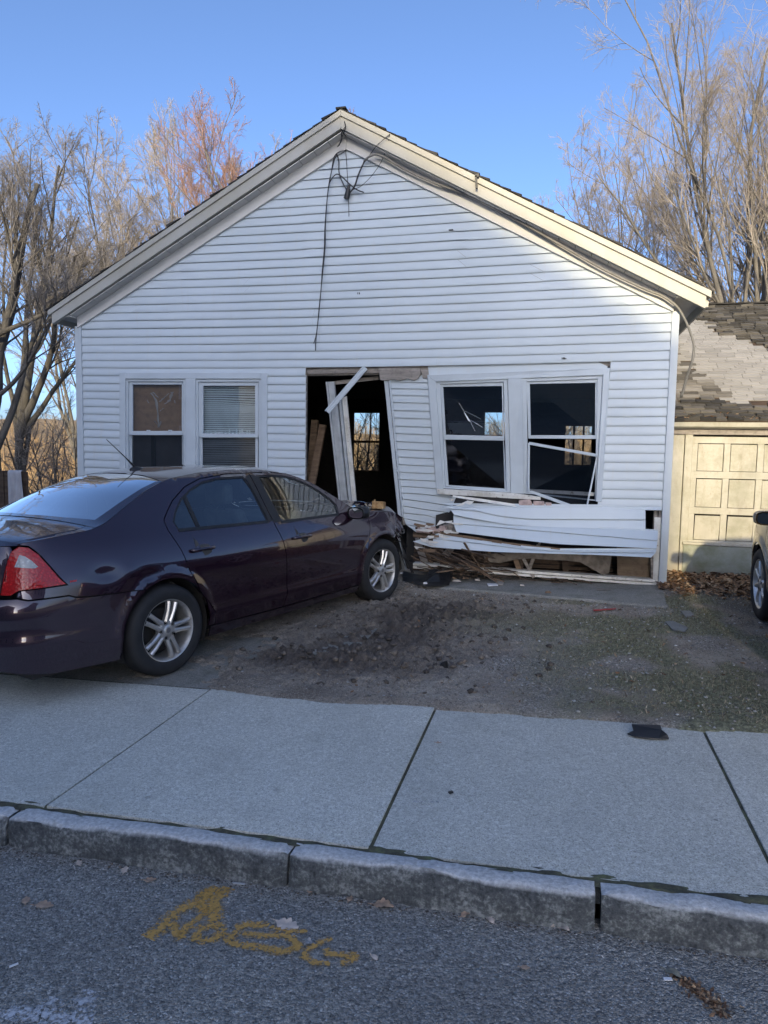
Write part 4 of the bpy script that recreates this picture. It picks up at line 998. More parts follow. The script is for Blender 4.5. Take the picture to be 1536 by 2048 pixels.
# door: recessed panels between rails and stiles
rows = [(930, 1090), (1130, 1297), (1335, 1485)]; zz = lambda yc: W(1440, 560+yc/2.844, YG)[2]
door = MB(); pan = MB()
pw_, pg, px0 = .29, .070, xj1+.065
xs = []; x = px0
while x < XR-.2: xs.append((x, x+pw_)); x += pw_+pg
zr = [(zz(b_), zz(a_)) for a_, b_ in rows]
ztop = zt-.03; zlow = zz(1500)
zl = [ztop]+[v for p in zr for v in (p[1], p[0])]+[zlow]
for i in range(0, len(zl), 2): door.box(xj1+.004, XR-.01, YG+.02, YG+.065, zl[i+1], zl[i])
for lo_z, hi_z in zr:
    e = [xj1+.004]+[v for p in xs for v in p]+[XR-.01]
    for i in range(0, len(e), 2): door.box(e[i], e[i+1], YG+.0215, YG+.064, lo_z, hi_z)
gd = door.build('garage_door', CREAM, garage, bevel=.004)
rg = random.Random(3)
for ri, (lo_z, hi_z) in enumerate(zr):
    for (a, c) in xs:
        t = rg.uniform(0, .008) if ri < 2 else rg.uniform(.004, .03)
        pan = MB(); w = rg.uniform(-.004, .004) if ri < 2 else rg.uniform(-.012, .012)
        pan.hexa([(a+.006, YG+.029, lo_z+.005), (c-.006, YG+.029, lo_z+.005), (c-.006, YG+.05, lo_z+.005), (a+.006, YG+.05, lo_z+.005)],
                 [(a+.006+w, YG+.030, hi_z-.006-t), (c-.006+w, YG+.030, hi_z-.006-t), (c-.006+w, YG+.05, hi_z-.006-t), (a+.006+w, YG+.05, hi_z-.006-t)])
        pan.build('door_panel', CREAMP, gd, bevel=.003)
bk = MB(); bk.box(xj1, XR, YG+.07, YG+.09, zb, zt); bk.build('door_back', DARK, gd)
x0 = W(1364, 1120, YG)[0]; b = MB()
b.box(x0, XR-.3, YG-.035, YG+.0195, .15, zz(1512)); b.build('bottom_board', GREENB, garage, bevel=.004)
b = MB(); b.box(x0-.01, XR-.3, YG-.05, YG+.0195, zz(1510), zz(1496)); b.build('door_ledge', CREAM, garage, bevel=.003)
# head, gutter board
b = MB(); b.box(xj0-.25, XR+.35, YG-.03, YG+.1, zt-.008, W(1400, 857, YG)[2]); b.build('head_trim', GREYWOOD, garage, bevel=.005)
zg = W(1400, 858, YG-.12)[2]; zg2 = W(1400, 841, YG-.12)[2]
b = MB()
n = 26; prof = [(.05, 0), (-.03, .0), (-.075, .03), (-.085, .075), (-.09, .092), (-.078, .094), (-.07, .075), (-.06, .04)]
P = []
for i in range(n+1):
    x = xj0-.35+(XR+.8-xj0)*i/n; dz = .012*(float(vnoise(x*1.3, 2, 4))-.5)
    P.append([(x, YG-.05+y+.01*(float(vnoise(x*3, z*9, 6))-.5), zg+z*.8+dz) for y, z in prof])
b.grid(P); b.build('gutter', CREAM, garage, smooth=True, auto=40)
# roof
ze = zg2-.005; YE = YG-.13; YRG = 12.1; zr_ = W(1450, 609, YRG)[2]
ln = math.hypot(YRG-YE, zr_-ze); u = np.array([0, (YRG-YE)/ln, (zr_-ze)/ln]); nn = np.array([0, -u[2], u[1]])
o = np.array([xj0-.35, YE, ze]); LW = XR+.75-(xj0-.35)
b = MB(); b.slab([o, o+np.array([LW, 0, 0]), o+np.array([LW, 0, 0])+u*ln, o+u*ln], -nn*.06)
o2 = o+u*ln; b.slab([o2, o2+np.array([LW, 0, 0]), o2+np.array([LW, 2*(YRG-YE)-(YRG-YE), -(zr_-ze)]), o2+np.array([0, (YRG-YE), -(zr_-ze)])], (0, 0, -.06))
rfo = b.build('roof', DARKWOOD, garage)
TAN = m_shingle('weathered_pale_shingles', [(.2, (.24, .23, .215)), (.5, (.285, .272, .255)), (.85, (.33, .315, .295))], 2)
OLD = m_shingle('curled_old_shingles', [(.2, (.030, .028, .026)), (.55, (.075, .069, .062)), (.85, (.15, .138, .122))])
STN = m_shingle('stained_shingles', [(.2, (.07, .063, .055)), (.5, (.16, .145, .125)), (.8, (.28, .262, .24))], 5)
def zone(s, t):                                     # s along the eave from the left end, t up the slope 0..ln
    q = o+np.array([s, 0, 0])+u*t; d = q-CP; Z = d@CF; px = 768+CAM_F*(d@CR)/Z; py = 1024-CAM_F*(d@CU)/Z
    cx, cy = (px-1300)*2.844, (py-560)*2.844
    edge = np.interp(cx, [340, 350, 400, 470, 560, 640, 700, 900, 1500], [225, 262, 300, 318, 345, 385, 420, 520, 620])
    if cx < 340: edge = 232
    jit = 16*(float(vnoise(s*3.3, 1, 5))-.5)+26*(float(_hash(np.int64(s*50), np.int64(t*50), 3))-.5)
    if cy < edge+jit: return 'old'
    if cy > 700+jit*1.5+.02*(cx-300): return 'old'
    if cx < 430 and cy > 470+((cx-160)*.72) + jit*2: return 'stain'
    return 'tan'
shingle_mesh('pale_shingles', rfo, o, (1, 0, 0), u, nn, LW, ln, .082, .21, TAN, lambda s, t: zone(s, t) == 'tan', .005, .35, 5)
shingle_mesh('stained_shingles', rfo, o, (1, 0, 0), u, nn, LW, ln, .082, .21, STN, lambda s, t: zone(s, t) == 'stain', .006, .6, 6)
shingle_mesh('curled_shingles', rfo, o, (1, 0, 0), u, nn, LW, ln, .082, .17, OLD, lambda s, t: zone(s, t) == 'old', .014, 1.8, 7)
cap = MB(); cap.bar(o2+nn*.01-np.array([0, 0, .005]), o2+np.array([LW, 0, 0])+nn*.01-np.array([0, 0, .005]), .16, .02); cap.build('ridge_cap', OLD, rfo)
# debris caught above the gutter
X = rng.uniform(1.2, 3.2, 260); t = np.abs(rng.normal(0, .06, 260))+.01
P_ = o[None]+np.stack([X-o[0], 0*X, 0*X], -1)+u[None]*t[:, None]+nn[None]*.018
litter('gutter_leaves', P_[:, 0], P_[:, 1], P_[:, 2], .010+.016*rng.random(260), LEAF, kind='stuff', label='dead leaves caught along the garage gutter', cat='leaves')

# ================================================================== HOUSES ACROSS THE STREET (behind the camera; they throw the shade)
def far_house(x0, x1, y0, y1, eave, ridge, col, label, axis='x'):
    h = empty('neighbour_house', ((x0+x1)/2, (y0+y1)/2, 0), label, 'house', 'houses across the street')
    g = -.6; m = plain('clapboard', col, .6, var=.06); b = MB(); b.box(x0, x1, y0, y1, g, eave)
    b.slab([(x0, y1-.01, eave), (x1, y1-.01, eave), ((x0+x1)/2, y1-.01, ridge-.1)], (0, y0-y1+.02, 0)); b.build('wall', m, h)
    r = MB(); cx = (x0+x1)/2
    for s, xe in ((-1, x0-.4), (1, x1+.4)):
        ze_ = eave-.4*(ridge-eave)/((x1-x0)/2)
        r.slab([(xe, y1+.35, ze_), (cx, y1+.35, ridge), (cx, y0-.35, ridge), (xe, y0-.35, ze_)], (0, 0, .14))
    r.build('roof', RSH, h)
    for fz in (1.0, 3.9, 6.6):
        if fz+1.5 > eave: break
        for k in range(4):
            x = x0+(x1-x0)*(k+.5)/4; w = MB(); w.box(x-.55, x+.55, y1, y1+.05, fz-.1, fz+1.6); wo_ = w.build('window', TRIM, h)
            w = MB(); w.box(x-.45, x+.45, y1+.05, y1+.07, fz, fz+1.5); w.build('pane', BLACK, wo_)
    return h
K = math.tan(SUN_EL)
def caster(xw, zw, y):                              # a point that shades facade point (xw,zw), standing at y
    t = (D-y)/SUN_TRAVEL.y; return xw-SUN_TRAVEL.x*t, zw-SUN_TRAVEL.z*t
YC = -13.0
# the roof slope that throws the diagonal edge on the gable: through two points of that edge
ax, az = caster(-1.30, 4.60, YC); ex, ez = caster(1.10, 3.02, YC); sl2 = (az-ez)/(ex-ax)
xr = caster(1.36, 2.0, YC)[0]; W2 = 7.4; cxh = xr-W2; ridge_z = az+sl2*(ax-cxh); eave_z = az-sl2*(xr-ax)
far_house(cxh-W2-22, cxh-W2-2.5, YC-12, YC, 7.4, 11.0, (.33, .31, .28), 'unseen wide house added further left across the street to block low sky')  # out of view, added to cut the low sky light on the facade
far_house(xr+9.5, xr+22, YC-12, YC-1, 6.5, 9.5, (.36, .33, .29), 'unseen house added further right across the street to block low sky')  # second unseen house, added likewise to screen off low sky glow
h = empty('neighbour_house', (cxh, YC-6, -.6), 'gabled house across the street, seen only in reflections', 'house', 'houses across the street')
m_ = plain('tan_clapboard', (.34, .31, .26), .6, var=.06); b = MB()
b.slab([(cxh-W2, YC-.02, -.8), (xr, YC-.02, -.8), (xr, YC-.02, eave_z-.05), (cxh, YC-.02, ridge_z-.1), (cxh-W2, YC-.02, eave_z-.05)], (0, -11, 0)); b.build('wall', m_, h)
for s_ in (-1, 1):
    b = MB(); xe = cxh+s_*(W2+.02); b.slab([(cxh, YC+.02, ridge_z), (xe, YC+.02, eave_z-.01), (xe, YC-11.1, eave_z-.01), (cxh, YC-11.1, ridge_z)], (0, 0, -.1)); b.build('roof', RSH, h)
for fz in (1.0, 3.8, 6.4):
    for k in range(4):
        x = cxh-W2+2*W2*(k+.5)/4; w = MB(); w.box(x-.55, x+.55, YC-.02, YC+.04, fz-.1, fz+1.6); wo_ = w.build('window', TRIM, h)
        w = MB(); w.box(x-.45, x+.45, YC+.04, YC+.06, fz, fz+1.5); w.build('pane', BLACK, wo_)
# ================================================================== TREES
def bark(name, a, b, sc=6):
    m = Mat(name); c = m.ramp(m.noise(sc, 6, .7, stretch=(1, 1, .25)), [(.3, a), (.7, b)]); m.color(m.mix(m.math('MULTIPLY', m.noise(1.2, 4), .5), c, tuple(x*.6 for x in a))); m.set(roughness=.95)
    m.bump(m.noise(14, 5, stretch=(1, 1, .3)), .6, .02); return m.m
BARK = bark('grey_bark', (.10, .09, .078), (.22, .2, .172))
BARKD = bark('shaded_bark', (.055, .05, .045), (.14, .128, .112))  # darker copy of the bark; shade on the left trunks put into the colour
TWIG = plain('twigs', (.29, .25, .21), .9, var=.25, scale=.8)
TWIGD = plain('dark_twigs', (.19, .172, .158), .9, var=.25, scale=.8)
TWIGR = plain('reddish_buds_and_twigs', (.28, .165, .125), .9, var=.3, scale=.8)
TWIGG = plain('tan_brush_twigs', (.34, .23, .12), .9, var=.35, scale=.5)
def rot_about(v, ax, ang):
    c, s = np.cos(ang)[:, None], np.sin(ang)[:, None]
    return v*c+np.cross(ax, v)*s+ax*(np.sum(ax*v, 1, keepdims=True))*(1-c)
def perp(d, r):
    q = r.normal(size=d.shape); q -= d*np.sum(q*d, 1, keepdims=True); return q/np.linalg.norm(q, axis=1, keepdims=True)
def grow(S, Dr, Ln, Ra, nseg, wob, trop, tip, r):
    P = [S]; d = Dr.copy()
    for i in range(nseg):
        d = d+r.normal(size=d.shape)*wob+np.array([0, 0, trop]); d /= np.linalg.norm(d, axis=1, keepdims=True)
        P.append(P[-1]+d*(Ln/nseg)[:, None])
    P = np.stack(P, 1); t = np.linspace(0, 1, nseg+1)[None]
    return P, Ra[:, None]*(1-(1-tip)*t)
def tubes(P, Rr, k):
    N, n, _ = P.shape; T = np.gradient(P, axis=1); T /= np.linalg.norm(T, axis=2, keepdims=True)+1e-9
    ref = np.where(np.abs(T[:, :1, 2:3]) > .9, np.array([1., 0, 0]), np.array([0, 0, 1.])); U = np.cross(T, np.broadcast_to(ref, T.shape)); U /= np.linalg.norm(U, axis=2, keepdims=True)+1e-9
    Wv = np.cross(T, U); a = np.arange(k)*2*np.pi/k
    V = P[:, :, None]+Rr[:, :, None, None]*(np.cos(a)[None, None, :, None]*U[:, :, None]+np.sin(a)[None, None, :, None]*Wv[:, :, None])
    i = (np.arange(N)[:, None, None]*n+np.arange(n-1)[None, :, None])*k; j = np.arange(k)[None, None]
    F = np.stack([i+j, i+(j+1) % k, i+k+(j+1) % k, i+k+j], -1).reshape(-1, 4)
    return V.reshape(-1, 3), F
def tree(name, base, H, seed, label, cat='tree', group=None, stems=None, r0=.2, levels=None, bark_=None, twig=None, first=.25, trunk_dirs=None, split=2, thin=1.0, ups=1.0, tip0=.25):
    """trunk_dirs: list of (dx,dy,dz,length,radius,start_height)"""
    r = np.random.default_rng(seed); bark_ = bark_ or BARK; twig = twig or TWIG
    B = np.array(base, float)
    S = np.array([B+np.array([0, 0, t[5]])+np.array([t[0], t[1], 0])*0 for t in trunk_dirs]); Dr = np.array([t[:3] for t in trunk_dirs], float); Dr /= np.linalg.norm(Dr, axis=1, keepdims=True)
    Ln = np.array([t[3] for t in trunk_dirs], float); Ra = np.array([t[4] for t in trunk_dirs], float)
    P, Rr = grow(S, Dr, Ln, Ra, 14, .065, .022*ups, tip0, r)
    meshT, meshC = [tubes(P, Rr, 9)], []
    lv = levels or [(11, .40, (18, 40), .25, 8, .07, .045), (9, .45, (20, 44), .18, 6, .09, .04), (7, .48, (22, 48), .13, 4, .10, .03), (4, .56, (25, 54), .10, 2, .11, .02)]
    for li, (nch, lr, ang, mn, nseg, wob, trop) in enumerate(lv):
        N, n, _ = P.shape
        lo = first if li == 0 else .18
        t = (lo+(1-lo)*((np.arange(nch)[None]+r.random((N, nch)))/nch))
        t = np.clip(t, 0, .995); idx = t*(n-1); i0 = idx.astype(int); f = idx-i0
        ar = np.arange(N)[:, None]
        St = (P[ar, i0]*(1-f[..., None])+P[ar, i0+1]*f[..., None]).reshape(-1, 3); dd = (P[ar, i0+1]-P[ar, i0]).reshape(-1, 3); dd /= np.linalg.norm(dd, axis=1, keepdims=True)
        rp = (Rr[ar, i0]*(1-f)+Rr[ar, i0+1]*f).ravel()
        a = np.radians(r.uniform(*ang, len(St))); nd = rot_about(dd, perp(dd, r), a)
        L = np.repeat(Ln, nch)*lr*(1.12-.62*t.ravel())*r.uniform(.65, 1.3, len(St)); L = np.maximum(L, mn)
        Rb = np.minimum(rp*.6, .004*thin+L*.011*thin)
        k = {0: 6, 1: 4}.get(li, 3)
        keep = r.random(len(St)) < .93
        St, nd, L, Rb = St[keep], nd[keep], L[keep], Rb[keep]
        P, Rr = grow(St, nd, L, Rb, nseg, wob, trop*ups, .35, r); Rr = np.maximum(Rr, (.0068, .0052, .0034, .0022)[min(li, 3)]*thin); Ln = L
        (meshT if li < split-1 else meshC).append(tubes(P, Rr, k))
    root = empty(name, tuple(B), label, cat, group)
    def join(ms):
        V, F, o = [], [], 0
        for v, f in ms: V.append(v); F.append(f+o); o += len(v)
        return np.concatenate(V), np.concatenate(F)
    V, F = join(meshT); np_mesh('trunk', V, F, bark_, root, smooth=True)
    V, F = join(meshC); np_mesh('crown', V, F, twig, root, smooth=False)
    return root
def at(px, py, Z): return CP+Z*ray(px, py)
def base_at(px, Z, z): p = at(px, 900, Z); return (p[0], p[1], z)
def fan(n, spread, L, r, seed, dirx=0.0, h0=.5, depth=.5):
    q = np.random.default_rng(seed); out = []
    for i in range(n):
        a = -spread+2*spread*(i+.5)/n+q.uniform(-.08, .08)
        out.append((a+dirx, q.uniform(-1, 1)*depth*spread, 1, L*q.uniform(.78, 1.05)*(1-.25*abs(a)/max(spread, .01)*.5), r*q.uniform(.6, 1), h0+q.uniform(0, .6)))
    return out
TG = 'bare trees behind the house'
LV_OPEN = [(10, .44, (20, 44), .25, 8, .08, .04), (8, .48, (22, 48), .18, 6, .10, .035), (6, .50, (24, 50), .13, 4, .11, .025), (4, .58, (25, 56), .10, 2, .12, .015)]
LV_RIGHT = [(11, .40, (18, 40), .25, 8, .07, .04), (9, .45, (20, 44), .18, 6, .09, .035), (7, .48, (22, 48), .13, 4, .10, .025), (4, .56, (25, 54), .10, 2, .11, .015)]
# right cluster
tree('bare_tree', base_at(1495, 19, -.5), 15, 21, 'tallest bare tree on the right, crown reaching the top, behind the garage', group=TG, twig=TWIG, levels=LV_RIGHT,
     trunk_dirs=fan(9, .32, 11.5, .085, 5, -.12, 2.5, .6)+[(.0, 0, 1, 9, .17, 0), (-.42, .1, 1, 8.0, .065, 3.0)])
tree('bare_tree', base_at(1560, 21, -.5), 15, 22, 'bare tree at the right edge, its trunk mostly out of frame', group=TG, levels=LV_RIGHT,
     trunk_dirs=fan(6, .27, 12.8, .085, 8, -.09, 2.5)+[(0, 0, 1, 10, .18, 0)])
tree('bare_tree', base_at(1238, 27, -1.5), 12, 23, 'small fan-shaped bare tree above the right roof slope, left of the tallest one', group=TG, thin=1.5, levels=LV_OPEN,
     trunk_dirs=fan(9, .36, 10.4, .075, 9, -.08, 3.0, .5)+[(0, 0, 1, 7, .18, 0)])
tree('bare_tree', base_at(1385, 31, -2), 12, 24, 'thin low bare tree between the small fan-shaped one and the tallest one', group=TG, twig=TWIG, thin=1.3, levels=LV_OPEN,
     trunk_dirs=fan(4, .33, 9.5, .10, 12, -.0, 2.2, .5)+[(0, 0, 1, 6, .15, 0)])
# left
tree('bare_tree', base_at(-12, 14.5, -.6), 13, 31, 'big dark bare tree at the left edge with long limbs reaching over the roof', group=TG, bark_=BARKD, twig=TWIGD, first=.34, levels=LV_OPEN,
     trunk_dirs=[(-.03, 0, 1, 7.9, .19, 0), (.12, .2, 1, 4.4, .11, 2.8), (1.0, .2, .36, 2.9, .055, 4.35), (.9, -.1, .46, 3.0, .05, 3.1), (-.3, .2, 1, 5.0, .12, 3.2), (.34, .3, 1, 4.6, .08, 2.0), (-.1, .1, 1, 4.6, .09, 3.0)])
tree('bare_tree', base_at(38, 17, -1.2), 9, 32, 'slender forked bare tree standing just left of the house wall', group=TG, bark_=BARKD, twig=TWIGD, first=.3, levels=LV_OPEN,
     trunk_dirs=[(.04, 0, 1, 3.4, .15, 0), (.35, 0, 1, 4.6, .10, 2.9), (.12, 0, 1, 6.4, .10, 3.0), (.62, .1, .8, 3.4, .075, 2.9), (-.35, .1, 1, 4.0, .08, 2.2), (-.1, .2, 1, 6, .09, 2.6)])
tree('bare_tree', base_at(235, 23, -1.5), 13, 33, 'broad bare tree whose brown crown rises over the left roof slope', group=TG, bark_=BARKD, twig=TWIGD, thin=1.45,
     trunk_dirs=fan(8, .46, 7.7, .09, 33, .0, 2.6, .5)+[(0, 0, 1, 5.5, .2, 0)])
tree('bare_tree', base_at(372, 24, -1.5), 13, 36, 'bare tree between the broad brown one and the reddish one', group=TG, bark_=BARK, twig=TWIG, thin=1.45,
     trunk_dirs=fan(7, .40, 10.3, .09, 37, .0, 2.6, .5)+[(0, 0, 1, 6.5, .18, 0)])
tree('budding_tree', base_at(480, 22, -1), 12, 34, 'tree with reddish spring buds behind the upper left roof slope', group=TG, bark_=BARK, twig=TWIGR, thin=1.4,
     trunk_dirs=fan(9, .44, 8.5, .08, 34, .11, 2.8, .5)+[(0, 0, 1, 6.2, .17, 0)],
     levels=[(11, .42, (22, 42), .25, 8, .07, .05), (8, .48, (22, 42), .2, 6, .08, .06), (7, .50, (22, 48), .14, 4, .1, .04), (4, .5, (30, 70), .06, 2, .1, .02)])
for i, (px, Z, L, sd_) in enumerate(((150, 26, 10.0, 61), (300, 28, 11.2, 62), (430, 27, 12.0, 63))):
    tree('bare_tree', base_at(px, Z, -1.5), 12, sd_, ['hazy bare tree furthest left behind the left eave', 'hazy bare tree in the back row above the middle of the left roof slope', 'hazy bare tree in the back row just left of the reddish tree'][i], group=TG, bark_=BARK, twig=TWIG, thin=1.4,
         trunk_dirs=fan(6, .42, L, .075, sd_, .0, 2.6, .5)+[(0, 0, 1, L*.7, .15, 0)])
# thicket by the left wall
def bush(px, Z, z, seed, n, L, label, twig=TWIGD, r=.035):
    q = np.random.default_rng(seed)
    dirs = [(q.uniform(-.9, .9), q.uniform(-.6, .6), 1, L*q.uniform(.6, 1.1), r*q.uniform(.6, 1.1), q.uniform(0, .15)) for _ in range(n)]
    return tree('shrub', base_at(px, Z, z), L, seed, label, 'shrub', 'leafless shrubs beside the house', trunk_dirs=dirs, bark_=BARKD, twig=twig, thin=.9,
         levels=[(7, .45, (25, 60), .15, 6, .12, .03), (5, .5, (25, 60), .1, 5, .13, .02), (4, .5, (25, 60), .06, 3, .14, .02)])
bush(100, 15.5, -.4, 41, 9, 2.5, 'leafless dark shrub right beside the left wall of the house')
bush(150, 18, -.8, 42, 10, 3.0, 'leafless shrub half hidden behind the left corner of the house')
bush(20, 19, -1.4, 43, 8, 2.6, 'leafless shrub behind the forked tree at the left edge')
for i, (px, Z, s) in enumerate(((712, 19, 4.4), (748, 18, 4.4), (980, 19, 4.2), (1012, 20, 4.0), (1155, 19.5, 3.8))):
    bush(px, Z, -1.0, 50+i, 15, s, ['pale brush seen through the left half of the back window in the doorway', 'pale brush seen through the right half of the back window in the doorway', 'pale brush seen through the left broken window', 'bushy twigs seen at the right edge of the left broken window', 'brush seen through the far window behind the right broken window'][i], TWIGG, .05)
# far wood on the hills
q = np.random.default_rng(90)
n = 2600; a = np.radians(q.uniform(-62, 40, n)); rr = q.uniform(70, 330, n); X = np.sin(a)*rr; Y = np.cos(a)*rr; k = Y > 60; X, Y = X[k], Y[k]; n = len(X)
Z = terr(X, Y)
S = np.stack([X, Y, Z-.3], -1); P, Rr = grow(S, np.tile([[0, 0, 1.]], (n, 1)), q.uniform(5, 9, n), np.full(n, .13), 4, .05, 0, .3, q)
ms = [tubes(P, Rr, 3)]
m_ = 26; t = q.random((n, m_))*.75+.2; idx = t*4; i0 = np.minimum(idx.astype(int), 3); f = idx-i0; ar = np.arange(n)[:, None]
St = (P[ar, i0]*(1-f[..., None])+P[ar, i0+1]*f[..., None]).reshape(-1, 3)
d = q.normal(size=(len(St), 3)); d[:, 2] = np.abs(d[:, 2])*.9+.5; d /= np.linalg.norm(d, axis=1, keepdims=True)
P2, R2 = grow(St, d, q.uniform(1.2, 3.2, len(St)), np.full(len(St), .05), 3, .15, .05, .4, q); ms.append(tubes(P2, R2, 3))
V, F, o_ = [], [], 0
for v, f_ in ms: V.append(v); F.append(f_+o_); o_ += len(v)
np_mesh('hillside_wood', np.concatenate(V), np.concatenate(F), TWIGG, kind='stuff', label='far bare woods on the sunlit hillside', cat='woods')
# fence at the left edge with a cloth over it
fp = at(30, 1000, 8.8); fx, fy = fp[0], fp[1]
fn_ = empty('picket_fence', (fx, fy, float(gz(fx, fy))), 'brown board fence at the left edge beyond the trunk of the car', 'fence')
gzf = float(gz(fx, fy)); topz = at(30, 943, 8.8)[2]
for i in range(9):
    x = at(55, 960, 8.8)[0]-i*.115; b = MB(); b.box(x-.05, x+.05, fy-.01, fy+.012, gzf, topz+.01*math.sin(i*7)); b.build('picket', DARKWOOD, fn_, bevel=.003)
b = MB(); b.box(at(57, 960, 8.8)[0]-1.1, at(57, 960, 8.8)[0], fy+.015, fy+.05, topz-.25, topz-.17); b.build('rail', DARKWOOD, fn_)
cl = []
x0, x1 = at(8, 950, 8.7)[0], at(40, 950, 8.7)[0]
for i in range(25):
    s = i/24; row = []
    for j in range(20):
        t = j/19; x = x0+(x1-x0)*s+(.085*t*(s-.1)); fold = .02*math.sin(s*17+t*2)*(.2+t)
        if t < .08: row.append((x, fy+.03-.055*t/.08, topz+.018))
        else: row.append((x, fy-.03+fold-.02*t, topz+.018-(t-.08)*.62))
    cl.append(row)
b = MB(); b.grid(cl); o_ = b.build('draped_cloth', plain('grey_cloth', (.36, .36, .38), .9, var=.12, scale=9), smooth=True); tag(o_, 'grey cloth draped over the brown fence at the left edge', 'cloth')
# ================================================================== CAR SURFACE (x forward from the tail, w outwards, z up)
_pl = np.array([(0, 0), (.012, .35), (.045, .55), (.115, .70), (.235, .80), (.42, .858), (.75, .895), (1.2, .912), (2.2, .917), (3.4, .912), (3.95, .905), (4.3, .87), (4.55, .79), (4.7, .67), (4.80, .45), (4.84, 0)])
def _cr(P, n=60):
    P = np.vstack([2*P[0]-P[1], P, 2*P[-1]-P[-2]]); P[0] = (P[2][0], -P[2][1]); P[-1] = (P[-3][0], -P[-3][1]); out = []
    for i in range(1, len(P)-2):
        t = np.linspace(0, 1, n, endpoint=False)[:, None]; p0, p1, p2, p3 = P[i-1], P[i], P[i+1], P[i+2]
        out.append(.5*((2*p1)+(-p0+p2)*t+(2*p0-5*p1+4*p2-p3)*t*t+(-p0+3*p1-3*p2+p3)*t**3))
    return np.vstack(out+[P[-2][None]])
_pc = _cr(_pl); _sa = np.r_[0, np.cumsum(np.hypot(*np.diff(_pc, axis=0).T))]
_i0 = np.argmin(np.abs(_pc[:, 0]-1.6)); _sa = _sa-_sa[_i0]+_pc[_i0, 0]
_tn = np.gradient(_pc, axis=0); _tn /= np.linalg.norm(_tn, axis=1, keepdims=True)
S_REAR, S_FRONT = _sa[0], _sa[-1]
def _tab(zs, ds, sg=.012):
    z = np.linspace(.1, 1.5, 561); d = np.interp(z, zs, ds); k = np.exp(-.5*(np.arange(-40, 41)*.0025/sg)**2); k /= k.sum()
    return z, np.convolve(np.pad(d, 40, 'reflect', reflect_type='odd'), k, 'valid')
_zt, _dt = _tab([.10, .16, .20, .26, .31, .365, .42, .52, .66, .77, .82, .88, .93, .97, 1.0, 1.10, 1.2, 1.3, 1.38, 1.43, 1.5], [.13, .085, .056, .034, .022, .001, .010, .005, 0, .002, .009, .026, .044, .062, .078, .148, .215, .285, .345, .40, .49])
_zb, _db = _tab([.10, .18, .24, .38, .43, .475, .62, .665, .69, .80, .95, 1.05, 1.2, 1.5], [.16, .09, .05, .026, .0, .016, .016, .020, .026, .045, .085, .13, .25, .45], .008)
WR, WF, WZ, AR = 1.157, 3.880, .322, .372
def body(s, z):
    """side sheet of the body: returns x, w, z"""
    s = np.asarray(s, float); z = np.asarray(z, float)
    bx, bw = np.interp(s, _sa, _pc[:, 0]), np.interp(s, _sa, _pc[:, 1]); tx, tw = np.interp(s, _sa, _tn[:, 0]), np.interp(s, _sa, _tn[:, 1])
    ln = np.hypot(tx, tw); tx, tw = tx/ln, tw/ln
    a = 1-sstep(.02, .95, s)
    d = np.interp(z, _zt, _dt)*(1-a)+np.interp(z, _zb, _db)*a
    d = d+.013*np.exp(-((s-.70)/.10)**2-((z-.80)/.045)**2)+.011*np.exp(-((s-1.03)/.10)**2-((z-.735)/.035)**2)-.006*np.exp(-((s-.86)/.06)**2-((z-.77)/.06)**2)
    d = d-.028*np.exp(-((z-.63)/.075)**4)*(1-sstep(.02, .34, s))
    for cx in (WR, WF):
        r = np.hypot(s-cx, z-WZ); u = np.clip((r-AR+.03)/.11, 0, 1); d = d-.016*np.sin(np.pi*u)**2*(r > AR-.035)*sstep(.15, .3, z)
    f = sstep(4.1, 4.7, s)
    d = d+f*.05*np.clip((z-.62)/.25, 0, 1.5)
    return bx+d*(-tw)*-1*0+d*(tw), bw-d*tx, z       # move along the inward normal (tw, -tx)
_ze = np.array([(-.05, 1.02), (.12, 1.035), (.25, 1.05), (.45, 1.066), (.66, 1.083), (.78, 1.112), (1.0, 1.212), (1.22, 1.305), (1.36, 1.350), (1.5, 1.380), (1.8, 1.410), (2.2, 1.418), (2.5, 1.405), (2.72, 1.372), (2.98, 1.272), (3.2, 1.15), (3.45, 1.005), (3.58, .955), (3.75, .937), (4.0, .918), (4.3, .865), (4.5, .80), (4.66, .73), (4.8, .66)])
def zedge(s): return np.interp(s, _ze[:, 0], _ze[:, 1])
_cw = np.array([(-.05, .03), (.66, .035), (.8, .05), (1.1, .075), (1.4, .05), (1.8, .040), (2.4, .040), (2.8, .05), (3.2, .07), (3.5, .045), (4.2, .055), (4.8, .04)])
def top(s, v):
    """upper surfaces between the two edges, v = -1 (right) .. 1 (left): x, y, z"""
    x, w, z = body(s, zedge(s)); v = np.asarray(v, float); q = 1-v*v
    bul = np.interp(s, [-.05, .15, .7, .85, 1.35, 1.6, 2.4, 2.75, 3.5, 3.7, 4.3, 4.7], [.12, .10, .06, .05, .04, 0, 0, -.05, -.16, -.10, -.02, -.16])
    return x-bul*q, v*w, z+np.interp(s, _cw[:, 0], _cw[:, 1])*(1-np.abs(v)**2.6)
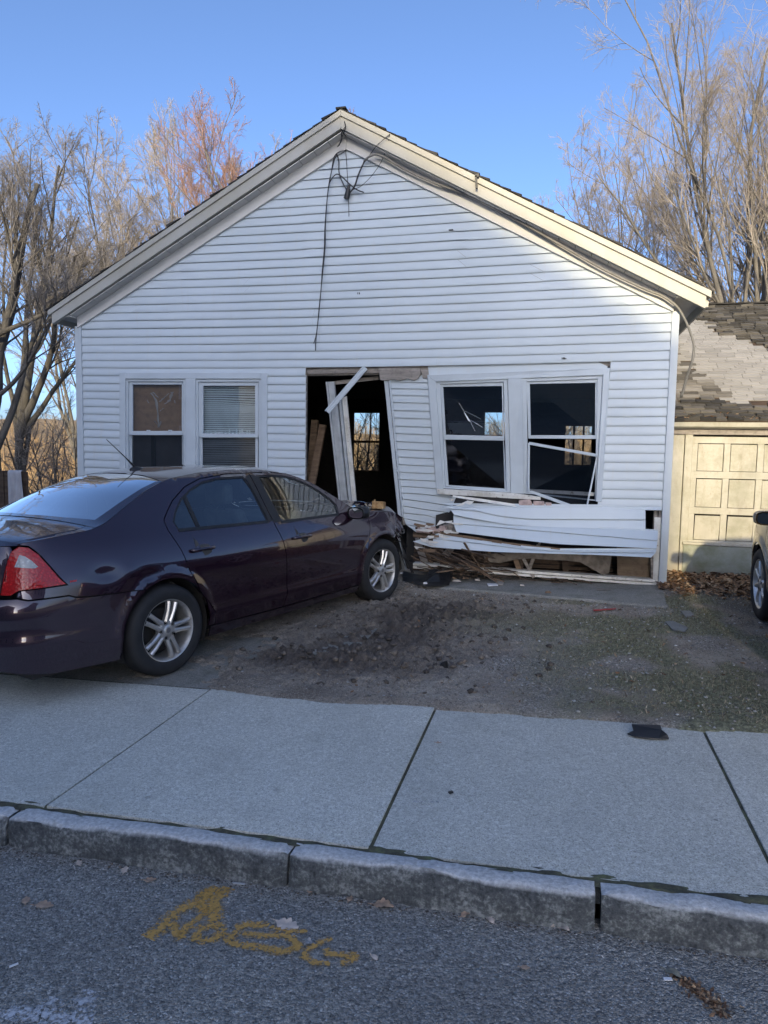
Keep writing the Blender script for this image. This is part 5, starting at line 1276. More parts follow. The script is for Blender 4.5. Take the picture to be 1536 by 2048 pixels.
# ---- panels: polygons in the unwrapped side view, filled with a fine mesh and laid on the surface
def inside(P, poly):
    x, y = P[:, 0], P[:, 1]; r = np.zeros(len(P), bool); n = len(poly); j = n-1
    for i in range(n):
        xi, yi = poly[i]; xj, yj = poly[j]
        c = ((yi > y) != (yj > y)) & (x < (xj-xi)*(y-yi)/((yj-yi) if yj != yi else 1e-12)+xi); r ^= c; j = i
    return r
def dense(poly, st):
    out = []
    for a, b in zip(poly, list(poly[1:])+[poly[0]]):
        a = np.array(a, float); b = np.array(b, float); n = max(1, int(np.hypot(*(b-a))/st))
        out += [a+(b-a)*i/n for i in range(n)]
    return np.array(out)
def area(p): x, y = np.array(p).T; return .5*np.sum(x*np.roll(y, -1)-np.roll(x, -1)*y)
def inset(p, d):
    p = np.array(p, float); s = np.sign(area(p)); e = np.roll(p, -1, 0)-p; e /= np.hypot(*e.T)[:, None]+1e-12
    n = np.stack([-e[:, 1], e[:, 0]], -1)*s; m = n+np.roll(n, 1, 0); m /= np.maximum(np.sum(m*m, 1), .5)[:, None]*.5
    return p+m*d*1.0
def fill(poly, holes=(), st=.03, gap=0.0):
    B = [dense(inset(poly, gap) if gap else poly, st)]+[dense(h, st) for h in holes]
    lo, hi = B[0].min(0), B[0].max(0)
    gx, gy = np.meshgrid(np.arange(lo[0]+st*.5, hi[0], st), np.arange(lo[1]+st*.5, hi[1], st)); g = np.stack([gx.ravel(), gy.ravel()], -1)
    ok = inside(g, B[0])
    for h in B[1:]: ok &= ~inside(g, h)
    allb = np.vstack(B); g = g[ok]
    if len(g): 
        dm = np.min(np.hypot(g[:, None, 0]-allb[None, :, 0], g[:, None, 1]-allb[None, :, 1]), 1); g = g[dm > st*.55]
    P = np.vstack(B+[g]); E = []; o = 0; loops = []
    for b in B: n = len(b); E += [(o+i, o+(i+1) % n) for i in range(n)]; loops.append(list(range(o, o+n))); o += n
    v, e, f, ov, oe, of = delaunay_2d_cdt([Vector(p) for p in P], E, [], 0, 1e-7)
    v = np.array([tuple(q) for q in v]); mp = {}
    for i, orig in enumerate(ov):
        for q in orig: mp[q] = i
    F = np.array([t for t in f if len(t) == 3]); c = v[F].mean(1); ok = inside(c, B[0])
    for h in B[1:]: ok &= ~inside(c, h)
    return v, F[ok], [[mp[i] for i in l] for l in loops]
def arc(cx, r, a0, a1, n=24): return [(cx+r*math.cos(math.radians(a)), WZ+r*math.sin(math.radians(a))) for a in np.linspace(a0, a1, n)]
def spl(pts, n=6): return [tuple(q) for q in _cr(np.array(pts, float), n)]

def m_paint(name, c, metallic=.55, rough=.32):
    m = Mat(name); m.color(m.mix(m.math('MULTIPLY', m.fr(m.noise(3, 5), .5, .8), .12), c, tuple(min(1, x*1.6+.01) for x in c)))
    m.set(metallic=metallic, roughness=rough); m.b.inputs['Coat Weight'].default_value = 1.0; m.b.inputs['Coat Roughness'].default_value = .035; m.b.inputs['Coat IOR'].default_value = 1.7
    return m.m
PAINT = m_paint('dark_plum_metallic_paint', (.027, .008, .021), .55, .27)
PAINT2 = m_paint('beige_metallic_paint', (.15, .115, .075), .4, .4)
CARGLASS = m_glass('tinted_car_glass', (.56, .64, .63), 1.0, .0, .07)
REARGLASS = m_glass('rear_window_glass', (.50, .55, .56), 1.0, .0, .55)
RUBBER = plain('tyre_rubber', (.018, .018, .019), .75, var=.25, scale=14, bump=.15)
def m_alloy():
    m = Mat('silver_alloy'); m.color(m.mix(m.fr(m.noise(9, 5, .7), .5, .8), (.62, .61, .59), (.36, .33, .29))); m.set(metallic=.75, roughness=.36); return m.m
ALLOY = m_alloy()
BRAKE = plain('brake_dark', (.03, .028, .026), .6, .4)
def m_lens(name, c, em=0):
    m = Mat(name); v = m.n('ShaderNodeTexVoronoi', Scale=60); m.L(m.co(), v.inputs['Vector'])
    m.color(m.mix(m.fr(v.outputs['Distance'], .0, .5), tuple(min(1, x*1.7+.004) for x in c), c)); m.set(roughness=.22); m.b.inputs['Coat Weight'].default_value = .25
    m.bump(v.outputs['Distance'], .35, .004); return m.m
REDL = m_lens('red_lens', (.36, .004, .005)); CLEARL = m_lens('clear_lens', (.34, .35, .35)); SMOKE = m_lens('headlamp_lens', (.35, .36, .36))
SEAT = plain('grey_seat_fabric', (.20, .19, .175), .9, var=.2, scale=10)
DASH = plain('dark_dashboard', (.06, .058, .055), .7)
MIRROR = plain('mirror_glass', (.30, .33, .36), .04, 1.0, var=.02)
CHROME = plain('chrome', (.6, .6, .6), .15, 1.0)

DTOP_R = [(1.254, 1.094), (1.32, 1.152), (1.407, 1.22), (1.579, 1.310), (1.767, 1.364), (2.056, 1.387), (2.328, 1.385)]
GAPL = [(2.328, 1.385), (2.322, 1.24), (2.314, 1.05), (2.325, .94), (2.372, .80), (2.394, .70), (2.399, .606), (2.399, .344), (2.385, .262), (2.365, .245)]
DTOP_F = [(2.328, 1.385), (2.56, 1.381), (2.782, 1.360), (2.92, 1.318), (3.054, 1.262), (3.248, 1.140), (3.40, 1.03)]
FEDGE = [(3.40, 1.03), (3.50, .972), (3.62, .93), (3.656, .86), (3.652, .80), (3.615, .66), (3.545, .50), (3.515, .36), (3.50, .24)]
REDGE = [(1.254, 1.094), (1.248, 1.02), (1.268, .96), (1.301, .884), (1.348, .729), (1.425, .586), (1.53, .44), (1.585, .36), (1.60, .272)]
RGL = [(1.335, 1.072), (1.39, 1.135), (1.49, 1.216), (1.62, 1.279), (1.77, 1.327), (1.95, 1.351), (2.235, 1.350), (2.262, 1.25), (2.258, .992), (1.345, 1.020)]
FGL = [(2.42, 1.347), (2.60, 1.346), (2.73, 1.334), (2.86, 1.305), (2.98, 1.253), (3.10, 1.180), (3.20, 1.095), (3.235, 1.04), (3.20, .967), (2.418, .975)]
def build_car(origin, H, Rt, Up, label, damaged, paint, group=None):
    O = np.array(origin)
    car = empty('parked_car' if not damaged else 'crashed_car', tuple(O+1.157*H), label, 'car', group)
    hz = random.Random(5)
    def crumple(P):
        if not damaged: return P
        P = P.copy(); x, y, z = P.T
        f = sstep(3.98, 4.5, x); nn = fbm(x*4.2+3, z*4.2+y*2.5, 19, 3)-.5; n2 = fbm(x*9+y*3, z*9+1, 29, 2)-.5; ri = np.abs(fbm(x*6.5+z*3.5, y*5+z*6, 61, 2)-.5)-.10
        P[:, 0] = x-f*(.02+.16*nn)-sstep(4.4, 4.8, x)*.12
        P[:, 1] = y-np.sign(y)*f*(.035+.20*nn+.10*n2-.34*ri)*np.clip(np.abs(y)/.6, 0, 1)
        P[:, 2] = z+f*(.0+.12*nn+.07*n2-.22*ri)*np.clip((z-.4)/.3, 0, 1)+.045*np.exp(-((x-4.12-.1*np.abs(y))/.10)**2)*(z > .8)*(np.abs(y) < .78)
        return P
    def toW(P): P = crumple(np.asarray(P, float)); return O+P[:, :1]*H-P[:, 1:2]*Rt+P[:, 2:]*Up
    def sheet(side, off=0.0):
        def f(q):
            x, w, z = body(q[:, 0], q[:, 1])
            if off: w = w+off; 
            return np.stack([x, side*-1*w*-1 if False else (-w if side < 0 else w), z], -1)
        return f
    def topf(off=0.0):
        def f(q): x, y, z = top(q[:, 0], q[:, 1]); return np.stack([x, y, z+off], -1)
        return f
    def panel(name, poly, fn, mat, holes=(), st=.03, gap=.0028, flange=.012, parent=None, dirn=None, scale=None, **kw):
        poly = [tuple(p) for p in poly]
        sc = np.array(scale or (1, 1)); v, F, loops = fill([tuple(np.array(p)*sc) for p in poly], [[tuple(np.array(p)*sc) for p in h] for h in holes], st, gap)
        q = v/sc; P = fn(q)
        # orient outwards
        a, b, c = P[F[:, 0]], P[F[:, 1]], P[F[:, 2]]; N = np.cross(b-a, c-a).sum(0)
        ref = dirn if dirn is not None else np.array([0, P[:, 1].mean(), 0])
        if N@ref < 0: F = F[:, ::-1]
        V = [P]; faces = [tuple(t) for t in F]; nb = len(P)
        if flange:
            inw = -np.array(ref, float)/np.linalg.norm(ref)*flange; k = nb
            for l in loops:
                V.append(P[l]*1.0+inw); m = len(l)
                for i in range(m): faces.append((l[i], l[(i+1) % m], k+(i+1) % m, k+i))
                k += m
        Wd = toW(np.vstack(V)); me = bpy.data.meshes.new(name); me.from_pydata([tuple(p) for p in Wd], [], faces)
        me.polygons.foreach_set('use_smooth', [True]*len(F)+[False]*(len(faces)-len(F))); me.materials.append(mat)
        me.set_sharp_from_angle(angle=math.radians(50))
        return link(name, me, parent or car, **kw)
    def mesh(name, P, F, mat, parent=None, smooth=False, bevel=0, auto=None, **kw):
        b = MB(); b.v = [tuple(p) for p in toW(P)]; b.f = F; b.m = [0]*len(F); return b.build(name, mat, parent or car, smooth, bevel, auto, **kw)
    def from_mb(name, mb, mat, parent=None, **kw): return mesh(name, np.array(mb.v), mb.f, mat, parent, **kw)
    zE = lambda a, b, n: [(s, float(zedge(s))) for s in np.linspace(a, b, n)]
    TL = [(.030, .738), (.092, .735), (.150, .764), (.434, .772), (.398, .812), (.345, .892), (.285, .972), (.222, 1.016), (.150, 1.024), (.085, .995), (.055, .90)]
    for sd in (-1, 1):
        f = sheet(sd)
        bt = [(S_REAR+.001, .715), (-.3, .715), (0, .716), (.135, .716), (.20, .700), (.44, .698), (.48, .682), (.56, .672), (.985, .652)]
        a0 = math.degrees(math.atan2(.652-WZ, .985-WR))
        panel('rear_bumper', bt+arc(WR, AR, a0, 199, 18)[1:]+[(.75, .195), (.304, .215), (0, .26), (-.3, .285), (S_REAR+.001, .29)], f, paint, st=.028)
        q1 = [(.135, .722), (.14, .752), (.16, .762), (.438, .768), (.402, .814), (.349, .895), (.289, .976), (.224, 1.022), (.155, 1.030)]+zE(.16, 3.44, 70)+[(3.405, 1.034)]+DTOP_F[::-1][1:]+DTOP_R[::-1][1:]+REDGE[1:]
        a1 = math.degrees(math.atan2(.272-WZ, .368))
        q1 = q1+arc(WR, AR, a1, a0, 40)+[(.985, .652), (.56, .676), (.48, .686), (.44, .703), (.20, .705)]
        panel('quarter_panel', q1, f, paint, st=.03)
        panel('rear_door', DTOP_R+GAPL[1:]+[(1.60, .262)]+REDGE[::-1][:-1], f, paint, holes=[inset(RGL, -.012)], st=.03, gap=.0042)
        fd = panel('front_door', DTOP_F+FEDGE[1:]+GAPL[::-1][:-1], f, paint, holes=[inset(FGL, -.012)], st=.03, gap=.0042)
        panel('rocker_panel', [(1.545, .262), (2.4, .238), (3.505, .233), (3.53, .17), (2.5, .165), (1.57, .17)], f, paint, st=.04)
        g0 = math.degrees(math.atan2(.27-WZ, -.37))
        fr_top = 4.42 if damaged else 4.38
        if damaged:
            fp = FEDGE[1:]+arc(WF, AR, g0 % 360, 62, 40)+[(4.13, .70), (4.20, .60), (4.36, .56), (4.52, .50), (4.60, .56), (4.62, .66)]+zE(4.6, 3.45, 26)
        else:
            fp = FEDGE[1:]+arc(WF, AR, g0 % 360, 42, 36)+[(4.22, .60), (4.30, .655), (4.40, .71), (4.36, .80)]+zE(4.34, 3.45, 20)
        panel('front_fender', fp, f, paint, st=.026, label='crumpled front fender torn open above the wheel' if damaged and sd < 0 else None)
        if not damaged:
            panel('front_bumper', [(4.225, .595), (4.32, .60), (4.55, .60), (4.8, .60), (S_FRONT-.001, .60), (S_FRONT-.001, .22), (4.7, .20), (4.26, .20)]+arc(WF, AR, -18, 38, 16), f, paint, st=.03)
            hl = panel('headlight', [(4.31, .66), (4.40, .715), (4.37, .80), (4.50, .79), (4.66, .735), (4.86, .70), (4.86, .625), (4.5, .615), (4.33, .612)], f, SMOKE, st=.03)
            panel('grille', [(4.87, .70), (S_FRONT-.001, .70), (S_FRONT-.001, .62), (4.87, .62)], f, BLACK, st=.05)
        tl = panel('taillight', TL, f, REDL, st=.022)
        panel('clear_lens', [(.115, .905), (.150, .975), (.190, .965), (.232, .938), (.272, .898), (.25, .890)], sheet(sd, .003), CLEARL, st=.02, flange=.003, gap=0, parent=tl)
        panel('side_marker', [(.452, .781), (.492, .782), (.496, .792), (.455, .792)], sheet(sd, .003), REDL, st=.02, flange=.003, gap=0)
        # glazing with black surrounds
        for nm, gl in (('rear_door_glass', RGL), ('front_door_glass', FGL)):
            panel('window_trim', inset(gl, -.022), sheet(sd, -.004), BLACK, holes=[inset(gl, .004)], st=.03, gap=0, flange=.02)
            panel(nm, inset(gl, .001), sheet(sd, -.010), CARGLASS, st=.05, gap=0, flange=0)
        panel('window_divider', [(1.520, 1.235), (1.555, 1.252), (1.548, 1.022), (1.515, 1.022)], sheet(sd, -.003), BLACK, st=.03, gap=0)
        panel('belt_moulding', [(1.335, 1.020), (2.262, .992), (2.262, .976), (1.338, 1.003)], sheet(sd, .004), BLACK, st=.04, gap=0)
        panel('belt_moulding', [(2.405, .975), (3.20, .967), (3.20, .952), (2.405, .959)], sheet(sd, .004), BLACK, st=.04, gap=0)
        panel('pillar_trim', [(2.258, 1.352), (2.322, 1.374), (2.309, 1.05), (2.312, .985), (2.268, .985), (2.270, 1.25)], sheet(sd, .002), BLACK, st=.03, gap=0)
        panel('pillar_trim', [(2.334, 1.374), (2.412, 1.352), (2.410, .972), (2.322, .972), (2.321, 1.05)], sheet(sd, .002), BLACK, st=.03, gap=0)
        # dark shell behind the gaps
        panel('inner_shell', [(.30, .30)]+arc(WR, AR+.02, 184, -6, 24)+[(2.4, .26)]+arc(WF, AR+.02, 186, 100, 16)+[(3.75, .88), (3.4, .94), (2.4, .955), (1.3, 1.0), (1.0, 1.02), (.3, 1.0)], sheet(sd, -.03), DARK, st=.06, gap=0, flange=0)
        # handles
        for (h0, h1, hz_) in ((1.378, 1.612, .862), (2.487, 2.735, .822)):
            panel('handle_cup_shade', spl([(h0+.06, hz_-.03), (h0+.13, hz_-.052), (h0+.20, hz_-.03), (h0+.19, hz_+.02), (h0+.13, hz_+.032), (h0+.07, hz_+.02), (h0+.06, hz_-.03)], 4)[:-1], sheet(sd, .0015), DASH, st=.02, gap=0, flange=.002)  # flat dark patch: shade of the handle recess painted on the door
            b = MB(); n = 10; pts = []
            for i in range(n+1):
                s = h0+(h1-h0)*i/n; x, w, z = body(np.array([s]), np.array([hz_])); lift = .004+.026*min(1, min(i, n-i)/1.6)
                pts.append((float(x[0]), sd*(float(w[0])+lift), hz_+.004*math.sin(i/n*3.1)))
            b.tube(pts, [.010]+[.0145]*(n-1)+[.010], 8); from_mb('door_handle', b, paint, smooth=True)
        # mirror
        b = MB(); cx, cw, cz = 3.40, .965, .965; P = []
        for i in range(13):
            t = i/12; a = []
            for j in range(16):
                an = 2*math.pi*j/16; e = (math.sin(math.pi*min(1, .10+t*.9)) if t > .12 else .92)**.55
                a.append((cx-.075+.18*t, sd*(cw+.098*e*np.sign(math.cos(an))*abs(math.cos(an))**.6), cz+.060*e*np.sign(math.sin(an))*abs(math.sin(an))**.6))
            P.append(a+[a[0]])
        b.grid(P); mi = from_mb('wing_mirror', b, BLACK if damaged else paint, smooth=True)
        b = MB(); b.lathe([(0, 0), (.99, 0)], (0, 0, 0), (-1, 0, 0), (0, 0, 1), 18); vv = np.array(b.v); vv = np.stack([vv[:, 0]+cx-.070, sd*(cw)+np.sign(vv[:, 1])*np.abs(vv[:, 1])**.7*.082, cz+np.sign(vv[:, 2])*np.abs(vv[:, 2])**.7*.048], -1)
        mesh('mirror_glass', vv, b.f, MIRROR, mi)
        b = MB(); b.bar((3.42, sd*.80, .945), (3.43, sd*.93, .955), .07, .035); from_mb('mirror_arm', b, BLACK, mi, bevel=.006)
        # wheels
        for cx_ in (WR, WF):
            o = np.array([cx_, sd*.902, WZ-.0]); ax = np.array([0, sd, 0.]); up_ = np.array([0, 0, 1.]); fw = np.array([1., 0, 0])
            turn = math.radians(6)*(damaged and cx_ == WF)
            if turn: ax = np.array([-math.sin(turn), sd*math.cos(turn), 0]); fw = np.array([math.cos(turn), sd*math.sin(turn), 0])
            T = lambda r, h: (r, h)
            b = MB(); b.lathe([(.216, -.012), (.225, -.004), (.245, .004), (.272, .007), (.295, .003), (.312, -.010), (.322, -.026), (.326, -.05), (.328, -.105), (.326, -.16), (.318, -.19), (.28, -.205), (.22, -.20)], o, ax, up_, 56)
            for gk in (-.055, -.09, -.125, -.16): b.lathe([(.3285, gk-.004), (.3292, gk), (.3285, gk+.004)], o, ax, up_, 40)
            # keep only the tyre body; grooves are fine ribs
            tyre = from_mb('wheel', b, RUBBER, smooth=True, auto=40)
            b = MB(); b.lathe([(.205, -.19), (.200, -.14), (.199, -.06), (.204, -.03), (.212, -.018), (.217, -.008), (.222, -.006), (.224, -.012), (.219, -.02)], o, ax, up_, 56)
            from_mb('rim', b, ALLOY, tyre, smooth=True, auto=40)
            b = MB(); b.lathe([(0, -.10), (.15, -.10), (.15, -.115), (.199, -.16)], o, ax, up_, 32); b.lathe([(.0, -.055), (.06, -.055), (.07, -.10)], o, ax, up_, 20); from_mb('brake_disc', b, BRAKE, tyre)
            def pt(r, a, h): return o+ax*h+r*(math.cos(a)*up_+math.sin(a)*fw)
            b = MB(); nsp = 5 if damaged else 8
            for k in range(nsp):
                a = 2*math.pi*k/nsp+(.30 if damaged else .1)
                offs = ((-1, 1) if damaged else (0,))
                for s_ in offs:
                    st_ = []
                    for r_, da, wd, hh in ((.045, .018, .020, -.016), (.085, .021, .0165, -.014), (.14, .025, .0145, -.008), (.203, .031, .017, -.012)):
                        cdir = np.cos(a)*up_+np.sin(a)*fw; tdir = -np.sin(a)*up_+np.cos(a)*fw
                        c0 = o+cdir*r_+tdir*(s_*da if damaged else .03*(r_/.2)**2)
                        st_.append([c0-tdir*wd+ax*(hh-.035), c0-tdir*wd*.95+ax*(hh-.010), c0-tdir*wd*.35+ax*hh, c0+tdir*wd*.35+ax*hh, c0+tdir*wd*.95+ax*(hh-.010), c0+tdir*wd+ax*(hh-.035)])
                    b.grid(st_)
                a2 = a+math.pi/5
                if damaged: pass
            b.lathe([(.0, -.010), (.028, -.010), (.032, -.013), (.040, -.014), (.066, -.018), (.072, -.03), (.072, -.06)], o, ax, up_, 30)
            from_mb('spokes', b, ALLOY, tyre, smooth=True, auto=32)
            b = MB()
            for k in range(5):
                a = 2*math.pi*k/5+(.30+math.pi/5 if damaged else 0); c0 = pt(.056, a, 0)
                b.lathe([(.0, -.028), (.0125, -.028), (.0135, -.0125), (.0115, -.0120)], c0, ax, up_, 12); b.lathe([(0, -.012), (.007, -.013), (.008, -.028)], c0, ax, up_, 6)
            from_mb('lug_nuts', b, BRAKE, tyre, smooth=False)
            b = MB(); b.lathe([(0, -.0075), (.017, -.0078), (.019, -.0095)], o, ax, up_, 20); from_mb('centre_cap', b, METAL, tyre)
            b = MB(); arcp = []
            for i in range(25):
                an = math.radians(-25+230*i/24); arcp.append([(cx_+AR*1.02*math.cos(an), sd*.45, WZ+AR*1.02*math.sin(an)), (cx_+AR*1.02*math.cos(an), sd*.868, WZ+AR*1.02*math.sin(an))])
            b.grid(arcp); b.poly([(cx_-.42, sd*.46, .2), (cx_+.42, sd*.46, .2), (cx_+.42, sd*.46, .78), (cx_-.42, sd*.46, .78)]); from_mb('wheel_well', b, DARK)
    # upper skin
    up3 = np.array([0, 0, 1.]); sc = (1, .72)
    RG = [(.80, -.86), (1.10, -.905), (1.40, -.935), (1.425, -.6), (1.435, 0), (1.425, .6), (1.40, .935), (1.10, .905), (.80, .86), (.765, .5), (.755, 0), (.765, -.5)]
    WS = [(3.47, -.90), (3.2, -.92), (2.95, -.93), (2.74, -.92), (2.72, -.5), (2.71, 0), (2.72, .5), (2.74, .92), (2.95, .93), (3.2, .92), (3.47, .90), (3.49, 0)]
    panel('roof', [(.705, -1)]+[(s, -1) for s in np.linspace(.8, 3.5, 30)]+[(3.52, -.5), (3.52, .5)]+[(s, 1) for s in np.linspace(3.5, .705, 30)]+[(.715, 0)], topf(), paint, holes=[inset(RG, -.008), inset(WS, -.008)], st=.04, gap=0, flange=0, dirn=up3, scale=sc)
    panel('rear_window', RG, topf(-.004), REARGLASS, st=.05, gap=-.008, flange=0, dirn=up3, scale=sc)
    panel('rear_window_band', inset(RG, -.01), topf(-.007), BLACK, holes=[inset(RG, .035)], st=.05, gap=0, flange=0, dirn=up3, scale=sc)
    panel('windscreen', WS, topf(-.004), CARGLASS, st=.05, gap=-.008, flange=0, dirn=up3, scale=sc)
    panel('trunk_lid', [(.15, -.93), (.70, -.90), (.705, 0), (.70, .90), (.15, .93), (.15, 0)], topf(), paint, st=.035, dirn=up3, scale=sc)
    for a, b_ in ((-1, -.935), (.935, 1)):
        panel('deck_edge', [(.15, a), (.70, a), (.70, b_+(.03 if a < 0 else 0)), (.15, b_)] if a < 0 else [(.15, a), (.70, a-.03), (.70, b_), (.15, b_)], topf(), paint, st=.03, gap=0, dirn=up3, scale=sc)
    for sd in (-1, 1):
        panel('trunk_lid', [(S_REAR+.001, 1.03), (-.2, 1.03), (.06, 1.026), (.078, .998), (.048, .90), (.022, .738), (S_REAR+.001, .722)], sheet(sd), paint, st=.035, dirn=np.array([-1., 0, 0]))
        b = MB(); b.grid([[(*(np.array(body(np.array([s]), np.array([1.028]))).T[0]*np.array([1, sd, 1])),), (*np.array(top(np.array([.15]), np.array([sd*vv]))).T[0],)] for s, vv in zip(np.linspace(S_REAR+.001, .13, 14), np.linspace(0, .985, 14))]); from_mb('trunk_lip', b, paint, smooth=True)
    panel('hood', [(3.57, -.99)]+[(s, -1) for s in np.linspace(3.7, 4.5, 12)]+[(4.62, -.7), (4.66, 0), (4.62, .7)]+[(s, 1) for s in np.linspace(4.5, 3.7, 12)]+[(3.57, .99), (3.60, 0)], topf(.004 if not damaged else .012), paint, st=.03, dirn=up3, scale=sc, label='buckled hood' if damaged else None)
    panel('cowl', [(3.48, -.98), (3.60, -.98), (3.62, 0), (3.60, .98), (3.48, .98), (3.50, 0)], topf(-.012), BLACK, st=.04, gap=0, flange=0, dirn=up3, scale=sc)
    # floor and cabin
    b = MB(); b.box(.25, 4.3, -.72, .72, .19, .27); b.box(.45, .8, -.74, .74, .27, .9); b.box(3.45, 3.55, -.74, .74, .27, .93); from_mb('underbody', b, DARK)
    def seat(x, y, w, back=.62, head=True):
        b = MB(); b.box(x-.05, x+.48, y-w/2, y+w/2, .36, .52)
        b.hexa([(x-.08, y-w/2, .48), (x+.10, y-w/2, .48), (x+.10, y+w/2, .48), (x-.08, y+w/2, .48)], [(x-.26, y-w*.42, .46+back), (x-.15, y-w*.42, .46+back), (x-.15, y+w*.42, .46+back), (x-.26, y+w*.42, .46+back)])
        o = from_mb('seat', b, SEAT, bevel=.03)
        if head:
            b = MB(); b.box(x-.30, x-.19, y-.13, y+.13, .50+back, .68+back); from_mb('headrest', b, SEAT, o, bevel=.035)
            b = MB(); b.bar((x-.24, y-.06, .44+back), (x-.245, y-.06, .52+back), .012, .012); b.bar((x-.24, y+.06, .44+back), (x-.245, y+.06, .52+back), .012, .012); from_mb('headrest_posts', b, CHROME, o)
    seat(2.42, -.36, .50); seat(2.42, .36, .50)
    seat(1.52, -.36, .62, .55); seat(1.52, .36, .62, .55)
    b = MB(); b.box(.72, 1.32, -.62, .62, .93, .955); from_mb('parcel_shelf', b, DASH)
    b = MB(); b.hexa([(3.02, -.72, .6), (3.5, -.72, .6), (3.5, .72, .6), (3.02, .72, .6)], [(3.06, -.70, .90), (3.5, -.70, .94), (3.5, .70, .94), (3.06, .70, .90)]); from_mb('dashboard', b, DASH, bevel=.03)
    b = MB(); wc = np.array([2.95, .36, .90]); wa = np.array([-.92, 0, .39]); wu = np.array([.39, 0, .92])
    b.lathe([(.185+.014*math.cos(t), .014*math.sin(t)) for t in np.linspace(0, 6.28, 9)[:-1]], wc, wa, wu, 28, closed=True); b.bar(wc+np.array([0, -.17, 0]), wc+np.array([0, .17, 0]), .03, .05); b.bar(wc, wc-wu*.17, .03, .05, (0, 1, 0)); from_mb('steering_wheel', b, DASH, smooth=True, auto=40)
    # antenna
    ax_, ay_, az_ = (float(q_[0]) for q_ in top(np.array([1.62]), np.array([0.0])))
    b = MB()
    for (l, w, hgt) in ((.075, .032, .0),): 
        P = []
        for i in range(9):
            t = i/8; r = math.sin(math.pi*(.05+.9*t))**.6
            P.append([(ax_-.06+.13*t, .030*r*math.cos(a)*(1), az_-.005+.034*r*max(0, math.sin(a))*(1.15-.6*t)) for a in np.linspace(-.2, math.pi+.2, 9)])
        b.grid(P)
    an = from_mb('antenna', b, BLACK, smooth=True)
    b = MB(); b.tube([(ax_-.015, 0, az_+.02), (ax_-.06, 0, az_+.062), (ax_-.10, 0, az_+.10), (ax_-.265, 0, az_+.245)], [.0085, .0075, .0045, .003], 8); from_mb('antenna_mast', b, BLACK, an, smooth=True)
    if damaged:
        hz = random.Random(8)
        b = MB(); b.box(4.18, 4.27, -.66, .66, .30, .72); from_mb('radiator', b, BRAKE)
        b = MB(); b.bar((4.30, -.66, .50), (4.34, .62, .50), .06, .10); from_mb('bumper_beam', b, METAL)
        b = MB(); b.hexa([(4.31, -.86, .26), (4.36, -.85, .26), (4.36, -.76, .26), (4.31, -.76, .26)], [(4.28, -.86, .56), (4.34, -.85, .56), (4.35, -.76, .56), (4.29, -.76, .56)]); from_mb('bent_bracket', b, plain('dull_bracket', (.20, .21, .205), .6, .2, var=.3), bevel=.006)
        b = MB()
        for i in range(34):
            y = -.90+hz.random()*.4; x = 4.22+.30*hz.random(); z = .70-.25*hz.random(); L = .06+.28*hz.random()
            b.bar((x, y, z), (x+hz.uniform(-.08, .1), y+hz.uniform(-.05, .07), z-L), .012+.045*hz.random(), .006)
        from_mb('torn_plastic', b, BLACK)
        b = MB(); P = []
        for i in range(10):
            P.append([(4.16+.018*i+.06*hz.random(), -.50-.042*j+.03*hz.random(), .56+.018*i*(1-.1*j)+.05*hz.random()) for j in range(9)])
        b.grid(P); from_mb('smashed_headlight', b, BLACK, smooth=False)
        b = MB()
        for i in range(7):
            t = i/6; b.bar((4.05+.06*i, -.90+.02*math.sin(i*2), .655+.015*math.cos(i*3)), (4.09+.06*i, -.895+.02*math.sin(i*2+1), .66+.02*math.cos(i*3+2)), .008, .02)
        from_mb('torn_fender_edge', b, METAL)
        b = MB(); b.tube([(4.12, -.84, .55), (4.2, -.86, .43), (4.28, -.84, .50), (4.31, -.82, .33)], .008, 6); b.tube([(4.22, -.80, .62), (4.28, -.85, .52), (4.30, -.86, .30)], .006, 6); from_mb('dangling_wire', b, CABLE)
    return car, toW

_A = np.array([-2.661, 4.359, 0.0]); _B = np.array([-1.719, 6.952, .07])
CH = (_B-_A)/np.linalg.norm(_B-_A); _r = np.array([CH[1], -CH[0], 0]); _r /= np.linalg.norm(_r); _r = _r+np.array([0, 0, .018]); _r -= CH*(_r@CH); CRT = _r/np.linalg.norm(_r); CUP = np.cross(CRT, CH)
CO_ = _A-1.13*CH-.905*CRT+.065*CH
car1, car_at = build_car(CO_, CH, CRT, CUP, 'dark plum four-door sedan with a crushed front end, stopped against the broken house wall', True, PAINT)
h2 = np.array([.035, .999, .012]); h2 /= np.linalg.norm(h2); r2 = np.array([h2[1], -h2[0], .02]); r2 -= h2*(r2@h2); r2 /= np.linalg.norm(r2); u2 = np.cross(r2, h2)
p2 = np.array([1.776, 6.93, float(gz(1.776, 6.93))+.0])
car2, _ = build_car(p2-3.88*h2+.905*r2, h2, r2, u2, 'beige car at the right edge, only its front wheel and fender in view', False, PAINT2)
# ================================================================== LOOSE THINGS
def place(o, label, cat, group=None):
    v = np.array([tuple(q.co) for q in o.data.vertices]); c = Vector(((v[:, 0].min()+v[:, 0].max())/2, (v[:, 1].min()+v[:, 1].max())/2, v[:, 2].min()))
    o.data.transform(Matrix.Translation(-c)); o.location = c; return tag(o, label, cat, group)
